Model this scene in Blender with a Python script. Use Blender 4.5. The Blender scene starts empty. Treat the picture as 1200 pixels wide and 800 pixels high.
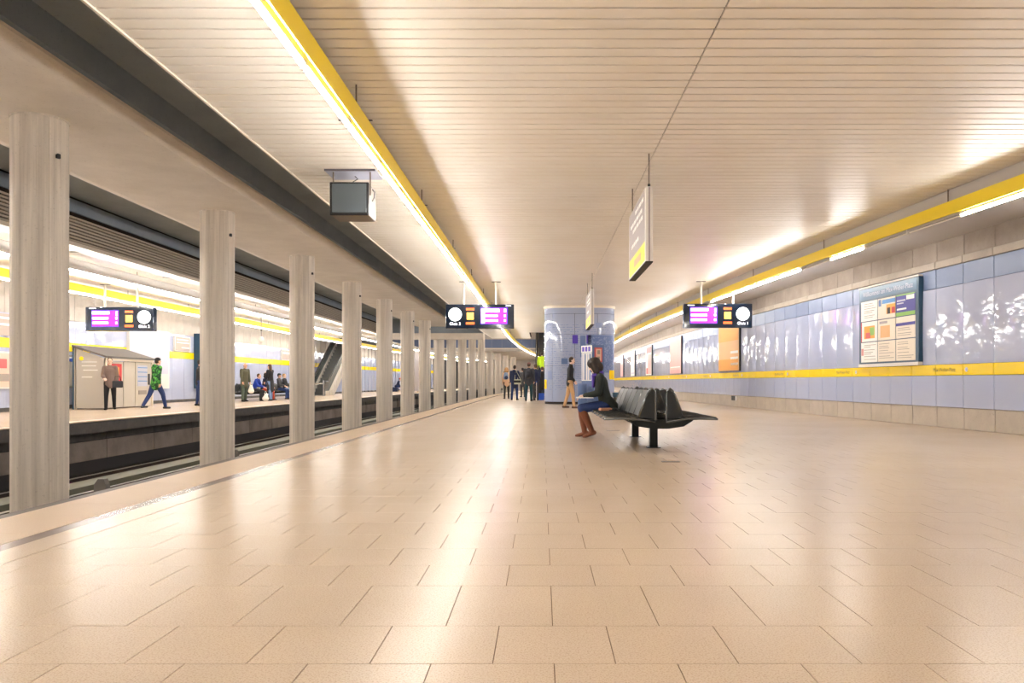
import bpy, bmesh, math, random
from mathutils import Vector, Matrix, Euler
random.seed(7)
R = math.radians
S = bpy.context.scene
COL = S.collection

# ------------------------------------------------------------------ camera, world, exposure
CAMH, FPX, VU, VV = 0.915, 933.0, 635.0, 447.0
cam_data = bpy.data.cameras.new('camera')
cam = bpy.data.objects.new('camera', cam_data)
COL.objects.link(cam)
cam.location = (0, 0, CAMH)
cam.rotation_euler = (R(90), 0, 0)
cam_data.sensor_width = 36.0
cam_data.lens = FPX / 1200.0 * 36.0
cam_data.shift_x = (600.0 - VU) / 1200.0
cam_data.shift_y = (VV - 400.0) / 1200.0
cam_data.clip_start = 0.05
cam_data.clip_end = 400
S.camera = cam
world = bpy.data.worlds.new('world')
S.world = world
world.use_nodes = True
world.node_tree.nodes['Background'].inputs[0].default_value = (1.0, 0.95, 0.9, 1)
world.node_tree.nodes['Background'].inputs[1].default_value = 0.02
S.view_settings.view_transform = 'Standard'
S.view_settings.look = 'None'
S.view_settings.gamma = 1.0
S.view_settings.use_curve_mapping = False
S.view_settings.exposure = 1.06
TUBE_POWER = 47.0

# ------------------------------------------------------------------ geometry of the place
def bend(y):
    return 0.0 if y < 44 else 0.00105 * (y - 44) ** 2
def wall_x(y):
    return 6.65 + (0.00128 if y < 49 else 0.0006) * (max(y, -5) - 49) ** 2
def edge_x(y):
    return -3.72 + bend(y)
CEIL = 4.0
FAR_EDGE, FAR_WALL = -10.35, -16.2
COLX = -6.79
BED = -1.25

# ------------------------------------------------------------------ helpers
def lin(c):
    c = c / 255.0
    return c / 12.92 if c <= 0.04045 else ((c + 0.055) / 1.055) ** 2.4
def rgb(r, g, b):
    return (lin(r), lin(g), lin(b), 1.0)

class MB:
    def __init__(self):
        self.v, self.f, self.m = [], [], []
    def add(self, vs, fs, mi=0):
        o = len(self.v)
        self.v += [tuple(p) for p in vs]
        self.f += [tuple(i + o for i in f) for f in fs]
        self.m += [mi] * len(fs)
        return self
    def box(self, x0, x1, y0, y1, z0, z1, mi=0):
        vs = [(x0, y0, z0), (x1, y0, z0), (x1, y1, z0), (x0, y1, z0), (x0, y0, z1), (x1, y0, z1), (x1, y1, z1), (x0, y1, z1)]
        return self.add(vs, [(0, 3, 2, 1), (4, 5, 6, 7), (0, 1, 5, 4), (1, 2, 6, 5), (2, 3, 7, 6), (3, 0, 4, 7)], mi)
    def prism(self, poly, a, b, axis='y', mi=0):
        """poly: closed 2D outline; extruded from a to b along axis"""
        n = len(poly)
        def P(p, t):
            return {'y': (p[0], t, p[1]), 'x': (t, p[0], p[1]), 'z': (p[0], p[1], t)}[axis]
        vs = [P(p, a) for p in poly] + [P(p, b) for p in poly]
        fs = [tuple(range(n)), tuple(range(2 * n - 1, n - 1, -1))] + [(i, (i + 1) % n, (i + 1) % n + n, i + n) for i in range(n)]
        return self.add(vs, fs, mi)
    def tube(self, pts, r, n=8, mi=0, caps=True):
        pts = [Vector(p) for p in pts]
        rings = []
        for i, p in enumerate(pts):
            d = (pts[min(i + 1, len(pts) - 1)] - pts[max(i - 1, 0)]).normalized()
            up = Vector((0, 0, 1)) if abs(d.z) < 0.9 else Vector((1, 0, 0))
            a = d.cross(up).normalized(); b = d.cross(a).normalized()
            rr = r[i] if isinstance(r, (list, tuple)) else r
            rings.append([p + (a * math.cos(2 * math.pi * k / n) + b * math.sin(2 * math.pi * k / n)) * rr for k in range(n)])
        vs = [q for rg in rings for q in rg]
        fs = []
        for i in range(len(rings) - 1):
            for k in range(n):
                fs.append((i * n + k, i * n + (k + 1) % n, (i + 1) * n + (k + 1) % n, (i + 1) * n + k))
        if caps:
            fs.append(tuple(range(n - 1, -1, -1)))
            fs.append(tuple((len(rings) - 1) * n + k for k in range(n)))
        return self.add(vs, fs, mi)
    def sweep(self, prof, path, ys, mi=0, caps=True):
        """prof: closed outline [(dx,z)], path(y)->x"""
        n = len(prof)
        vs = [(path(y) + dx, y, z) for y in ys for dx, z in prof]
        fs = []
        for i in range(len(ys) - 1):
            for k in range(n):
                fs.append((i * n + k, i * n + (k + 1) % n, (i + 1) * n + (k + 1) % n, (i + 1) * n + k))
        if caps:
            fs.append(tuple(range(n - 1, -1, -1)))
            fs.append(tuple((len(ys) - 1) * n + k for k in range(n)))
        return self.add(vs, fs, mi)
    def ellipsoid(self, c, r, n=12, m=8, mi=0):
        vs = [(c[0], c[1], c[2] + r[2])]
        for i in range(1, m):
            t = math.pi * i / m
            for k in range(n):
                p = 2 * math.pi * k / n
                vs.append((c[0] + r[0] * math.sin(t) * math.cos(p), c[1] + r[1] * math.sin(t) * math.sin(p), c[2] + r[2] * math.cos(t)))
        vs.append((c[0], c[1], c[2] - r[2]))
        fs = [(0, 1 + k, 1 + (k + 1) % n) for k in range(n)]
        for i in range(m - 2):
            for k in range(n):
                a = 1 + i * n
                fs.append((a + k, a + n + k, a + n + (k + 1) % n, a + (k + 1) % n))
        last = len(vs) - 1
        a = 1 + (m - 2) * n
        fs += [(a + k, last, a + (k + 1) % n) for k in range(n)]
        return self.add(vs, fs, mi)
    def mesh(self, name, mats, smooth=False):
        me = bpy.data.meshes.new(name)
        me.from_pydata(self.v, [], self.f)
        mats = mats if isinstance(mats, (list, tuple)) else [mats]
        for m in mats:
            me.materials.append(m)
        if len(mats) > 1:
            me.polygons.foreach_set('material_index', self.m)
        bm = bmesh.new(); bm.from_mesh(me)
        bmesh.ops.recalc_face_normals(bm, faces=bm.faces)
        bm.to_mesh(me); bm.free()
        if smooth:
            me.polygons.foreach_set('use_smooth', [True] * len(me.polygons))
            if smooth != 'all':
                me.set_sharp_from_angle(angle=R(smooth if smooth is not True else 40))
        return me
    def build(self, name, mats, parent=None, smooth=False, loc=None, rz=None):
        return link(name, self.mesh(name, mats, smooth), parent, loc, rz)

def link(name, me, parent=None, loc=None, rz=None):
    o = bpy.data.objects.new(name, me)
    COL.objects.link(o)
    if parent is not None:
        o.parent = parent
    if loc is not None:
        o.location = loc
    if rz is not None:
        o.rotation_euler = (0, 0, rz)
    return o
def bevel(o, w=0.01, seg=2):
    bm = bmesh.new(); bm.from_mesh(o.data)
    es = [e for e in bm.edges if len(e.link_faces) == 2 and e.calc_face_angle(0) > R(30)]
    bmesh.ops.bevel(bm, geom=es, offset=w, segments=seg, affect='EDGES', profile=0.5, clamp_overlap=True)
    bm.to_mesh(o.data); bm.free()
    return o
def tag(o, label=None, cat=None, group=None, kind=None):
    if label: o['label'] = label
    if cat: o['category'] = cat
    if group: o['group'] = group
    if kind: o['kind'] = kind
    return o
def thing(name, label, cat, loc=(0, 0, 0), rz=0, group=None, kind=None):
    return tag(link(name, None, None, loc, rz), label, cat, group, kind)
def copy_tree(o, parent=None):
    c = o.copy(); COL.objects.link(c); c.parent = parent
    for ch in list(o.children):
        copy_tree(ch, c)
    return c
def frange(a, b, s):
    out = []; n = max(1, int(math.ceil((b - a) / s - 1e-6)))
    return [a + (b - a) * i / n for i in range(n + 1)]
_text_cache = {}
def text_mesh(s, size, mat, depth=0.0, align='CENTER'):
    key = (s, size, mat.name, depth, align)
    if key in _text_cache:
        return _text_cache[key]
    cu = bpy.data.curves.new('lettering', 'FONT')
    cu.body = s; cu.size = size; cu.align_x = align; cu.align_y = 'CENTER'; cu.extrude = depth; cu.resolution_u = 2
    o = bpy.data.objects.new('lettering_tmp', cu); COL.objects.link(o)
    dg = bpy.context.evaluated_depsgraph_get()
    me = bpy.data.meshes.new_from_object(o.evaluated_get(dg))
    bpy.data.objects.remove(o)
    me.materials.clear(); me.materials.append(mat)
    _text_cache[key] = me
    return me

# ------------------------------------------------------------------ materials
def new_mat(name, base, rough=0.5, metal=0.0, spec=0.5, coat=0.0, emit=None, estr=0.0, alpha=None):
    m = bpy.data.materials.new(name); m.use_nodes = True
    p = m.node_tree.nodes['Principled BSDF']
    p.inputs['Base Color'].default_value = base
    p.inputs['Roughness'].default_value = rough
    p.inputs['Metallic'].default_value = metal
    p.inputs['Specular IOR Level'].default_value = spec
    if coat:
        p.inputs['Coat Weight'].default_value = coat
        p.inputs['Coat Roughness'].default_value = 0.05
    if emit:
        p.inputs['Emission Color'].default_value = emit
        p.inputs['Emission Strength'].default_value = estr
    return m
def nodes(m):
    t = m.node_tree
    return t.nodes, t.links, t.nodes['Principled BSDF']
def noise(m, scale, detail=4, rough=0.55, coords='Position', stretch=(1, 1, 1)):
    N, L, P = nodes(m)
    if coords == 'Position':
        g = N.new('ShaderNodeNewGeometry'); src = g.outputs['Position']
    else:
        g = N.new('ShaderNodeTexCoord'); src = g.outputs['Object']
    mp = N.new('ShaderNodeMapping'); mp.inputs['Scale'].default_value = stretch
    L.new(src, mp.inputs[0])
    n = N.new('ShaderNodeTexNoise'); n.inputs['Scale'].default_value = scale
    n.inputs['Detail'].default_value = detail; n.inputs['Roughness'].default_value = rough
    L.new(mp.outputs[0], n.inputs['Vector'])
    return n
def ramp(m, src, stops):
    N, L, P = nodes(m)
    r = N.new('ShaderNodeValToRGB')
    while len(r.color_ramp.elements) < len(stops):
        r.color_ramp.elements.new(0.5)
    for e, (p, c) in zip(r.color_ramp.elements, stops):
        e.position = p; e.color = c
    L.new(src, r.inputs[0])
    return r
def bump(m, src, strength, dist=0.01):
    N, L, P = nodes(m)
    b = N.new('ShaderNodeBump'); b.inputs['Strength'].default_value = strength; b.inputs['Distance'].default_value = dist
    L.new(src, b.inputs['Height']); L.new(b.outputs[0], P.inputs['Normal'])
    return b
def mixc(m, a, b, fac, mode='MIX'):
    N, L, P = nodes(m)
    x = N.new('ShaderNodeMix'); x.data_type = 'RGBA'; x.blend_type = mode
    if hasattr(fac, 'links'): L.new(fac, x.inputs[0])
    else: x.inputs[0].default_value = fac
    for s, i in ((a, 6), (b, 7)):
        if hasattr(s, 'links'): L.new(s, x.inputs[i])
        else: x.inputs[i].default_value = s
    return x.outputs[2]

M = {}
# polished beige terrazzo paving
def terrazzo(name, c0, c1, c2, rough):
    m = new_mat(name, c1, rough, spec=0.4)
    N, L, P = nodes(m)
    big = noise(m, 0.7, 3); fine = noise(m, 150, 2, 0.7)
    a = ramp(m, big.outputs[0], [(0.3, c0), (0.7, c1)])
    f = ramp(m, fine.outputs[0], [(0.36, c2), (0.5, (1, 1, 1, 1)), (0.68, (1.0, 1.0, 1.0, 1))])
    out = mixc(m, a.outputs[0], f.outputs[0], 0.5, 'MULTIPLY')
    L.new(out, P.inputs['Base Color'])
    return m
M['tile'] = terrazzo('polished_beige_terrazzo', rgb(204, 184, 161), rgb(212, 192, 170), rgb(196, 182, 168), 0.25)
M['edge_slab'] = terrazzo('matt_beige_edge_stone', rgb(206, 182, 156), rgb(214, 191, 165), rgb(200, 185, 170), 0.42)
M['grout'] = new_mat('grey_brown_grout', rgb(118, 96, 78), 0.9, spec=0.1)
M['strip'] = new_mat('grey_safety_strip', rgb(128, 112, 104), 0.25)
M['nose'] = new_mat('dark_steel_edge_nose', rgb(92, 82, 76), 0.45, 0.3)
# concrete
def concrete(name, c0, c1, scale=3.0, rough=0.75, stretch=(1, 1, 1), b=0.25, coords='Position', c2=None):
    m = new_mat(name, c0, rough, spec=0.3)
    N, L, P = nodes(m)
    n = noise(m, scale, 6, 0.6, coords, stretch)
    a = ramp(m, n.outputs[0], [(0.3, c0), (0.68, c1)])
    s = noise(m, 30, 3, 0.7, coords)
    sp = ramp(m, s.outputs[0], [(0.28, (0.62, 0.6, 0.58, 1)), (0.4, (1, 1, 1, 1))])
    out = mixc(m, a.outputs[0], sp.outputs[0], 0.6, 'MULTIPLY')
    L.new(out, P.inputs['Base Color'])
    bump(m, n.outputs[0], b, 0.01)
    return m
M['column'] = concrete('board_marked_concrete', rgb(180, 168, 154), rgb(224, 213, 198), 9, 0.7, (1, 1, 0.03), 0.35, 'Object')
M['soffit'] = concrete('pale_concrete_soffit', rgb(216, 204, 188), rgb(229, 218, 203), 1.5)
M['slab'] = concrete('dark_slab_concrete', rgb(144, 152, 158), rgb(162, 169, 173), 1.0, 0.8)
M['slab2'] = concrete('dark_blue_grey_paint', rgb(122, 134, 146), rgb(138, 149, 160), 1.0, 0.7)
M['wall_conc'] = concrete('grey_beige_concrete_panel', rgb(186, 178, 168), rgb(204, 195, 184), 2.0)
M['wall_conc_shaded'] = concrete('shaded_grey_brown_concrete', rgb(150, 138, 126), rgb(170, 157, 144), 2.0)  # wall concrete darkened: the light trough's shade put into its colour
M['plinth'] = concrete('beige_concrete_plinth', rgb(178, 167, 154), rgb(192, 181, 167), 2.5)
M['under'] = concrete('grimy_platform_wall', rgb(120, 108, 100), rgb(150, 138, 128), 1.2, 0.85)
M['bed'] = concrete('black_track_bed', rgb(34, 32, 31), rgb(54, 50, 47), 6, 0.95)
M['edgegrey'] = concrete('dark_grey_platform_edge', rgb(78, 76, 74), rgb(96, 92, 90), 4, 0.7)
M['rail'] = new_mat('worn_rail_steel', rgb(190, 185, 178), 0.3, 0.9)
M['railside'] = new_mat('rusty_rail_foot', rgb(60, 48, 42), 0.8, 0.2)
M['cover'] = new_mat('olive_grey_conductor_cover', rgb(104, 102, 86), 0.6)
M['bracket'] = new_mat('grey_rail_bracket', rgb(110, 104, 96), 0.7)
# ceiling slats: cream enamel
M['slat'] = new_mat('cream_enamel_slat', rgb(244, 236, 223), 0.34, 0.0, 0.6)
N_, L_, P_ = nodes(M['slat'])
n_ = noise(M['slat'], 0.8, 2)
r_ = ramp(M['slat'], n_.outputs[0], [(0.3, rgb(241, 232, 217)), (0.7, rgb(247, 240, 228))])
L_.new(r_.outputs[0], P_.inputs['Base Color'])
M['gap'] = new_mat('dark_ceiling_void', rgb(40, 31, 27), 0.9, spec=0.1)
M['trimw'] = new_mat('cream_edge_trim', rgb(232, 220, 204), 0.4)
M['louver'] = new_mat('warm_grey_louver', rgb(178, 166, 150), 0.5)
# wavy blue enamel panels
def enamel(name, c, amount, rough=0.05, coat=0.3):
    m = new_mat(name, c, rough, 0.0, 0.6, coat=coat)
    N, L, P = nodes(m)
    n = noise(m, 1.9, 2, 0.5, 'Position', (1, 0.9, 1.3))
    bump(m, n.outputs[0], amount, 0.05)
    a = ramp(m, noise(m, 0.6, 2).outputs[0], [(0.3, c), (0.7, (c[0] * 1.07, c[1] * 1.05, c[2] * 1.02, 1))])
    L.new(a.outputs[0], P.inputs['Base Color'])
    return m
M['blue'] = enamel('pale_blue_enamel', rgb(180, 188, 214), 0.34)
M['blue2'] = enamel('blue_grey_enamel', rgb(112, 128, 162), 0.2, 0.38, 0.0)
M['pillar_blue'] = enamel('pillar_pale_blue_enamel', rgb(166, 178, 208), 0.10)
M['yellow'] = new_mat('signal_yellow_enamel', rgb(255, 220, 0), 0.22)
M['yellow_plate'] = new_mat('yellow_light_fascia', rgb(255, 224, 20), 0.35)
M['joint'] = new_mat('black_panel_joint', rgb(48, 44, 44), 0.8)
M['tubem'] = new_mat('lit_fluorescent_tube', (1, 1, 1, 1), 0.3, emit=(1.0, 0.97, 0.935, 1), estr=TUBE_POWER)
M['deadtube'] = new_mat('unlit_fluorescent_tube', rgb(228, 222, 214), 0.25)
M['white'] = new_mat('white_enamel', rgb(232, 228, 222), 0.4)
M['reflector'] = new_mat('white_light_channel', rgb(236, 232, 226), 0.45)
M['channel_grey'] = new_mat('grey_light_channel', rgb(196, 190, 184), 0.45)
M['rod'] = new_mat('cream_hanging_rod', rgb(226, 218, 206), 0.4)
M['rod_dark'] = new_mat('dark_hanging_rod', rgb(120, 106, 94), 0.5, 0.3)
M['black'] = new_mat('black_plastic', rgb(24, 24, 26), 0.4)
M['dark_plate'] = new_mat('grey_mounting_plate', rgb(96, 92, 96), 0.5)
M['ink'] = new_mat('black_ink', rgb(46, 40, 34), 0.6)
M['print_brown'] = new_mat('grey_ink_on_yellow', rgb(120, 96, 10), 0.5)
M['paper'] = new_mat('cream_paper', rgb(238, 226, 208), 0.55)
M['whitepaper'] = new_mat('white_paper', rgb(246, 244, 238), 0.5)
M['greyink'] = new_mat('grey_print', rgb(160, 150, 140), 0.6)
M['navy'] = new_mat('navy_display_housing', rgb(22, 38, 60), 0.08, 0.0, 0.6, coat=0.6)
M['teal'] = new_mat('dark_petrol_frame', rgb(40, 74, 98), 0.3)
M['petrol'] = new_mat('petrol_header', rgb(52, 94, 126), 0.3)
def emis(name, c, s):
    return new_mat(name, c, 0.3, emit=c, estr=s)
M['e_mag'] = emis('magenta_screen', rgb(215, 40, 225), 0.95)
M['e_blue'] = emis('blue_screen_edge', rgb(70, 50, 190), 0.7)
M['e_white'] = emis('white_display_light', rgb(255, 250, 255), 1.5)
M['e_face'] = emis('lit_clock_face', rgb(246, 252, 250), 1.3)
M['e_or'] = emis('orange_display_text', rgb(235, 105, 50), 0.75)
M['e_yel'] = emis('yellow_display_box', rgb(255, 205, 80), 1.2)
def plain(name, r, g, b, rough=0.5, metal=0.0):
    M[name] = new_mat(name, rgb(r, g, b), rough, metal)
for a in (('red', 200, 48, 52), ('redframe', 214, 96, 96), ('pinkpaper', 238, 196, 178), ('orange', 240, 168, 70), ('orange_pale', 232, 184, 128), ('pink', 224, 180, 172),
          ('salmon', 214, 150, 146), ('indigo', 74, 72, 150), ('green', 140, 186, 92), ('sky', 96, 150, 204), ('purple', 92, 70, 190), ('lilac', 196, 198, 214),
          ('taupe', 176, 160, 148), ('signgrey', 168, 158, 158), ('signyellow', 246, 226, 70), ('steel_blue', 92, 118, 166), ('print_blue', 104, 126, 176), ('print_pale', 140, 156, 196), ('print_mid', 126, 144, 188),
          ('royal', 40, 84, 190), ('kiosk', 200, 192, 180), ('kioskframe', 226, 214, 196), ('roofgrey', 104, 98, 94), ('boxgrey', 150, 142, 134), ('screen_dead', 84, 92, 96),
          ('cardboard', 215, 150, 120)):
    plain(*a)
M['seat'] = new_mat('dark_wire_mesh_seat', rgb(46, 50, 52), 0.42, 0.35)
M['seatframe'] = new_mat('grey_tube_frame', rgb(112, 116, 118), 0.25, 0.7)
M['seatbase'] = new_mat('dark_green_grey_steel', rgb(26, 32, 34), 0.3, 0.4)
M['chrome'] = new_mat('brushed_steel', rgb(170, 166, 160), 0.25, 0.9)
M['handrail'] = new_mat('black_rubber_handrail', rgb(22, 22, 24), 0.35)
M['step'] = new_mat('grey_escalator_step', rgb(96, 98, 98), 0.4, 0.5)
M['balustrade'] = new_mat('dark_escalator_panel', rgb(58, 66, 66), 0.25, 0.4)
M['esc_clad'] = new_mat('pale_escalator_cladding', rgb(196, 188, 178), 0.4, 0.2)
# glass with a grey-green tint
M['glass'] = new_mat('tinted_shelter_glass', rgb(196, 190, 178), 0.15, 0.0, 0.5)

# ------------------------------------------------------------------ FLOOR of the near platform
YB, YE = -12.0, 112.0
ys_all = frange(YB, YE, 2.0)
TILE_END = 30.0
def slab_between(fa, fb, ys, z0, z1):
    mb = MB(); n = len(ys)
    vs = []
    for y in ys:
        vs += [(fa(y), y, z0), (fb(y), y, z0), (fb(y), y, z1), (fa(y), y, z1)]
    fs = [(0, 1, 2, 3), tuple((n - 1) * 4 + k for k in (3, 2, 1, 0))]
    for i in range(n - 1):
        for k in range(4):
            fs.append((i * 4 + k, i * 4 + (k + 1) % 4, i * 4 + 4 + (k + 1) % 4, i * 4 + 4 + k))
    return mb.add(vs, fs)
floor = slab_between(lambda y: edge_x(y) + 0.11, lambda y: wall_x(y) - 0.0, frange(YB, TILE_END, 2.0), -0.22, -0.006).build('floor', M['grout'])
tag(floor, 'beige polished terrazzo tiled platform floor', 'floor', kind='structure')
slab_between(lambda y: edge_x(y) + 1.02, lambda y: wall_x(y), frange(TILE_END, YE, 2.0), -0.22, 0.0).build('far_paving', M['tile'], floor)
slab_between(lambda y: edge_x(y) + 0.02, lambda y: edge_x(y) + 1.02, frange(TILE_END, YE, 2.0), -0.22, -0.006).build('far_underlay', M['grout'], floor)
# rows of paving
rows = [2.985]
while rows[0] > YB + 0.4: rows.insert(0, rows[0] - 0.3995)
rows.append(3.572)
while rows[-1] < TILE_END - 0.41: rows.append(rows[-1] + 0.3995)
rows[-1] = TILE_END
G = 0.0016
tile_meshes = {}
def tile_mesh(w, d):
    k = (round(w, 3), round(d, 3))
    if k not in tile_meshes:
        mb = MB(); e = 0.0004
        x, y = w / 2 - G, d / 2 - G
        vs = [(-x, -y, -0.02), (x, -y, -0.02), (x, y, -0.02), (-x, y, -0.02), (-x, -y, -e), (x, -y, -e), (x, y, -e), (-x, y, -e),
              (-x + e, -y + e, 0), (x - e, -y + e, 0), (x - e, y - e, 0), (-x + e, y - e, 0)]
        fs = [(0, 1, 5, 4), (1, 2, 6, 5), (2, 3, 7, 6), (3, 0, 4, 7), (4, 5, 9, 8), (5, 6, 10, 9), (6, 7, 11, 10), (7, 4, 8, 11), (8, 9, 10, 11)]
        mb.add(vs, fs)
        tile_meshes[k] = mb.mesh('floor_tile', M['tile'])
    return tile_meshes[k]
rest = MB(); ntile = 0
X0 = -2.70
for ri in range(len(rows) - 1):
    ya, yb = rows[ri], rows[ri + 1]
    ph = 0.04 if ri % 2 == (rows.index(2.985) % 2) else 0.24
    k = math.floor((X0 - ph) / 0.4)
    xs = [X0] + [ph + 0.4 * j for j in range(k + 1, k + 40) if ph + 0.4 * j > X0 + 0.03]
    for i in range(len(xs) - 1):
        xa, xb = xs[i], xs[i + 1]
        lim = wall_x((ya + yb) / 2)
        if xa > lim - 0.03: break
        xb = min(xb, lim)
        cx, cy = (xa + xb) / 2, (ya + yb) / 2
        near = cy > 2.2 and ntile < 298 and cy < 8.2
        if near:
            u = VU + FPX * cx / cy
            near = -70 < u < 1270
        if near:
            ntile += 1
            link('floor_tile', tile_mesh(xb - xa, yb - ya), floor, (cx, cy, random.uniform(-0.0006, 0.0)))
        else:
            x, y = (xb - xa) / 2 - G, (yb - ya) / 2 - G
            rest.add([(cx - x, cy - y, -0.02), (cx + x, cy - y, -0.02), (cx + x, cy + y, -0.02), (cx - x, cy + y, -0.02),
                      (cx - x, cy - y, 0), (cx + x, cy - y, 0), (cx + x, cy + y, 0), (cx - x, cy + y, 0)],
                     [(0, 1, 5, 4), (1, 2, 6, 5), (2, 3, 7, 6), (3, 0, 4, 7), (4, 5, 6, 7)])
tag(rest.build('distant_floor_tiles', M['tile'], floor), kind='stuff')
# platform edge: stone slabs, grey safety strip, inner slab row, steel nose
for i, y in enumerate(frange(-12, 60, 1.2)[:-1]):
    f = edge_x(y + 0.6)
    b = [MB().box(0.11, 0.68, 0.003, 1.197, -0.06, 0.0), MB().box(0.80, 1.015, 0.003, 1.197, -0.02, 0.0)]
    if i == 0:
        es = b[0].mesh('edge_slab', M['edge_slab']); ins = b[1].mesh('inner_edge_slab', M['tile'])
    link('edge_slab', es, floor, (f, y, 0)); link('inner_edge_slab', ins, floor, (f, y, 0))
ysl = frange(YB, YE, 1.0)
MB().sweep([(0.685, -0.03), (0.797, -0.03), (0.797, -0.001), (0.685, -0.001)], edge_x, ysl).build('safety_strip', M['strip'], floor)
MB().sweep([(0.0, -0.16), (0.108, -0.16), (0.108, -0.002), (0.0, -0.002)], edge_x, ysl).build('edge_nose', M['nose'], floor)
MB().sweep([(-0.16, -0.2), (0.0, -0.2), (0.0, -0.05), (-0.16, -0.05)], edge_x, ysl).build('edge_ledge', M['edgegrey'], floor)
MB().sweep([(0.11, -0.06), (1.0, -0.06), (1.0, -0.004), (0.11, -0.004)], edge_x, frange(60, YE, 2)).build('distant_edge_slab', M['edge_slab'], floor)
MB().sweep([(0.35, BED), (0.6, BED), (0.6, -0.2), (0.35, -0.2)], edge_x, ys_all).build('wall_under_platform', M['under']) ['kind'] = 'structure'

# ------------------------------------------------------------------ TRACK BED
bed = slab_between(lambda y: FAR_EDGE - 0.6 + bend(y), lambda y: edge_x(y) + 0.5, ys_all, BED - 0.15, BED).build('track_bed', M['bed'])
tag(bed, 'dark trough of the two tracks between the platforms', 'track bed', kind='structure')
def rail(x, label):
    t = thing('rail', label, 'rail', (x, YB, BED), 0, 'running rails of the two tracks')
    p = lambda y: bend(y + YB)
    ys = [y - YB for y in ys_all]
    MB().sweep([(-0.07, 0.0), (0.07, 0.0), (0.07, 0.02), (0.012, 0.05), (0.012, 0.13), (0.034, 0.145), (0.034, 0.17), (-0.034, 0.17), (-0.034, 0.145), (-0.012, 0.13), (-0.012, 0.05), (-0.07, 0.02)], p, ys).build('rail_foot', M['railside'], t)
    MB().sweep([(-0.034, 0.1705), (0.034, 0.1705), (0.034, 0.182), (-0.034, 0.182)], p, ys).build('rail_head', M['rail'], t)
rail(-9.60, 'steel running rail closest to the opposite platform edge')
rail(-8.17, 'steel running rail of the opposite track beside the columns')
rail(-5.45, 'steel running rail beside the columns on the near track')
rail(-4.05, 'steel running rail hidden under the near platform edge')
slab_between(lambda y: -9.3 + bend(y), lambda y: -8.75 + bend(y), frange(4, YE, 2.0), BED, BED + 0.16).build('track_board', M['cover'], bed)
cr = thing('conductor_rail', 'dark covered conductor rail on grey brackets beside the opposite track', 'rail', (-7.75, 0, BED))
MB().sweep([(-0.09, 0.08), (0.09, 0.08), (0.09, 0.16), (0.06, 0.18), (-0.06, 0.18), (-0.09, 0.16)], bend, frange(4, YE, 2)).build('cover', M['joint'], cr)
for y in frange(14.0, 62, 6.2):
    MB().prism([(-0.09, 0), (0.12, 0), (0.12, 0.36), (0.08, 0.46), (-0.02, 0.46), (-0.09, 0.36)], y - 0.07, y + 0.07).build('rail_bracket', M['bracket'], cr, loc=(bend(y), 0, 0))

# ------------------------------------------------------------------ FAR PLATFORM
fe = lambda y: FAR_EDGE + bend(y)
ff = slab_between(lambda y: FAR_WALL + bend(y), fe, ys_all, -0.25, 0.0).build('floor', M['tile'])
tag(ff, 'beige platform floor across the tracks', 'floor', kind='structure')
MB().sweep([(0.0, -0.26), (0.06, -0.26), (0.06, -0.02), (0.0, -0.02)], fe, ysl).build('edge_beam', M['edgegrey'], ff)
MB().sweep([(-0.3, -0.0), (0.065, -0.0), (0.065, 0.012), (-0.3, 0.012)], fe, ysl).build('edge_slab', M['edge_slab'], ff)
wu = MB().sweep([(-0.6, BED), (-0.42, BED), (-0.42, -0.25), (-0.6, -0.25)], fe, ysl).build('wall_under_far_platform', M['joint'])
wu['kind'] = 'structure'
for i in range(24):
    y = 10 + 2.4 * i
    MB().box(-0.42, -0.36, 0.012, 2.388, BED + 0.3, -0.5).build('wall_panel', M['under'], wu, loc=(FAR_EDGE + bend(y + 1.2), y, 0))
    MB().box(-0.42, -0.38, 0.012, 2.388, -0.48, -0.27).build('wall_panel', M['edgegrey'], wu, loc=(FAR_EDGE + bend(y + 1.2), y, 0))  # darker upper row: shade below the platform edge put into the colour

# ------------------------------------------------------------------ RIGHT WALL (curved, enamel panels)
PITCH = 0.9
wr = MB().sweep([(0.06, -0.2), (0.35, -0.2), (0.35, 8.0), (0.06, 8.0)], wall_x, ys_all).build('wall_right', M['joint'])
tag(wr, 'long curved wall clad in pale blue enamel panels with a yellow band', 'wall', kind='structure')
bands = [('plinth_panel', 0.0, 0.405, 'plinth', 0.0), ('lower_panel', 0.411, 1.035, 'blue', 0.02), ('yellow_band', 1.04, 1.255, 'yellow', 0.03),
         ('upper_panel', 1.26, 2.795, 'blue', 0.02), ('top_panel', 2.801, 3.19, 'blue2', 0.02), ('lit_strip_panel', 3.20, 3.34, 'plinth', 0.045), ('concrete_panel', 3.345, 4.02, 'wall_conc_shaded', 0.0)]  # raised pale strip below darker concrete: lit and shaded wall put into colour
Y_JOINT = 14.38
far_mb = {b[0]: MB() for b in bands}
def wall_frame(y, x_of):
    d = x_of(y + 0.45) - x_of(y - 0.45)
    return math.atan2(-d, 0.9)
base_mesh = {}
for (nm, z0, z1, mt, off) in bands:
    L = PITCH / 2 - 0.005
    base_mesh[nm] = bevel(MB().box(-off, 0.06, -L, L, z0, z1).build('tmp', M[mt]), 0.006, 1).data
    bpy.data.objects.remove([o for o in COL.objects if o.name.startswith('tmp')][0])
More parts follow.
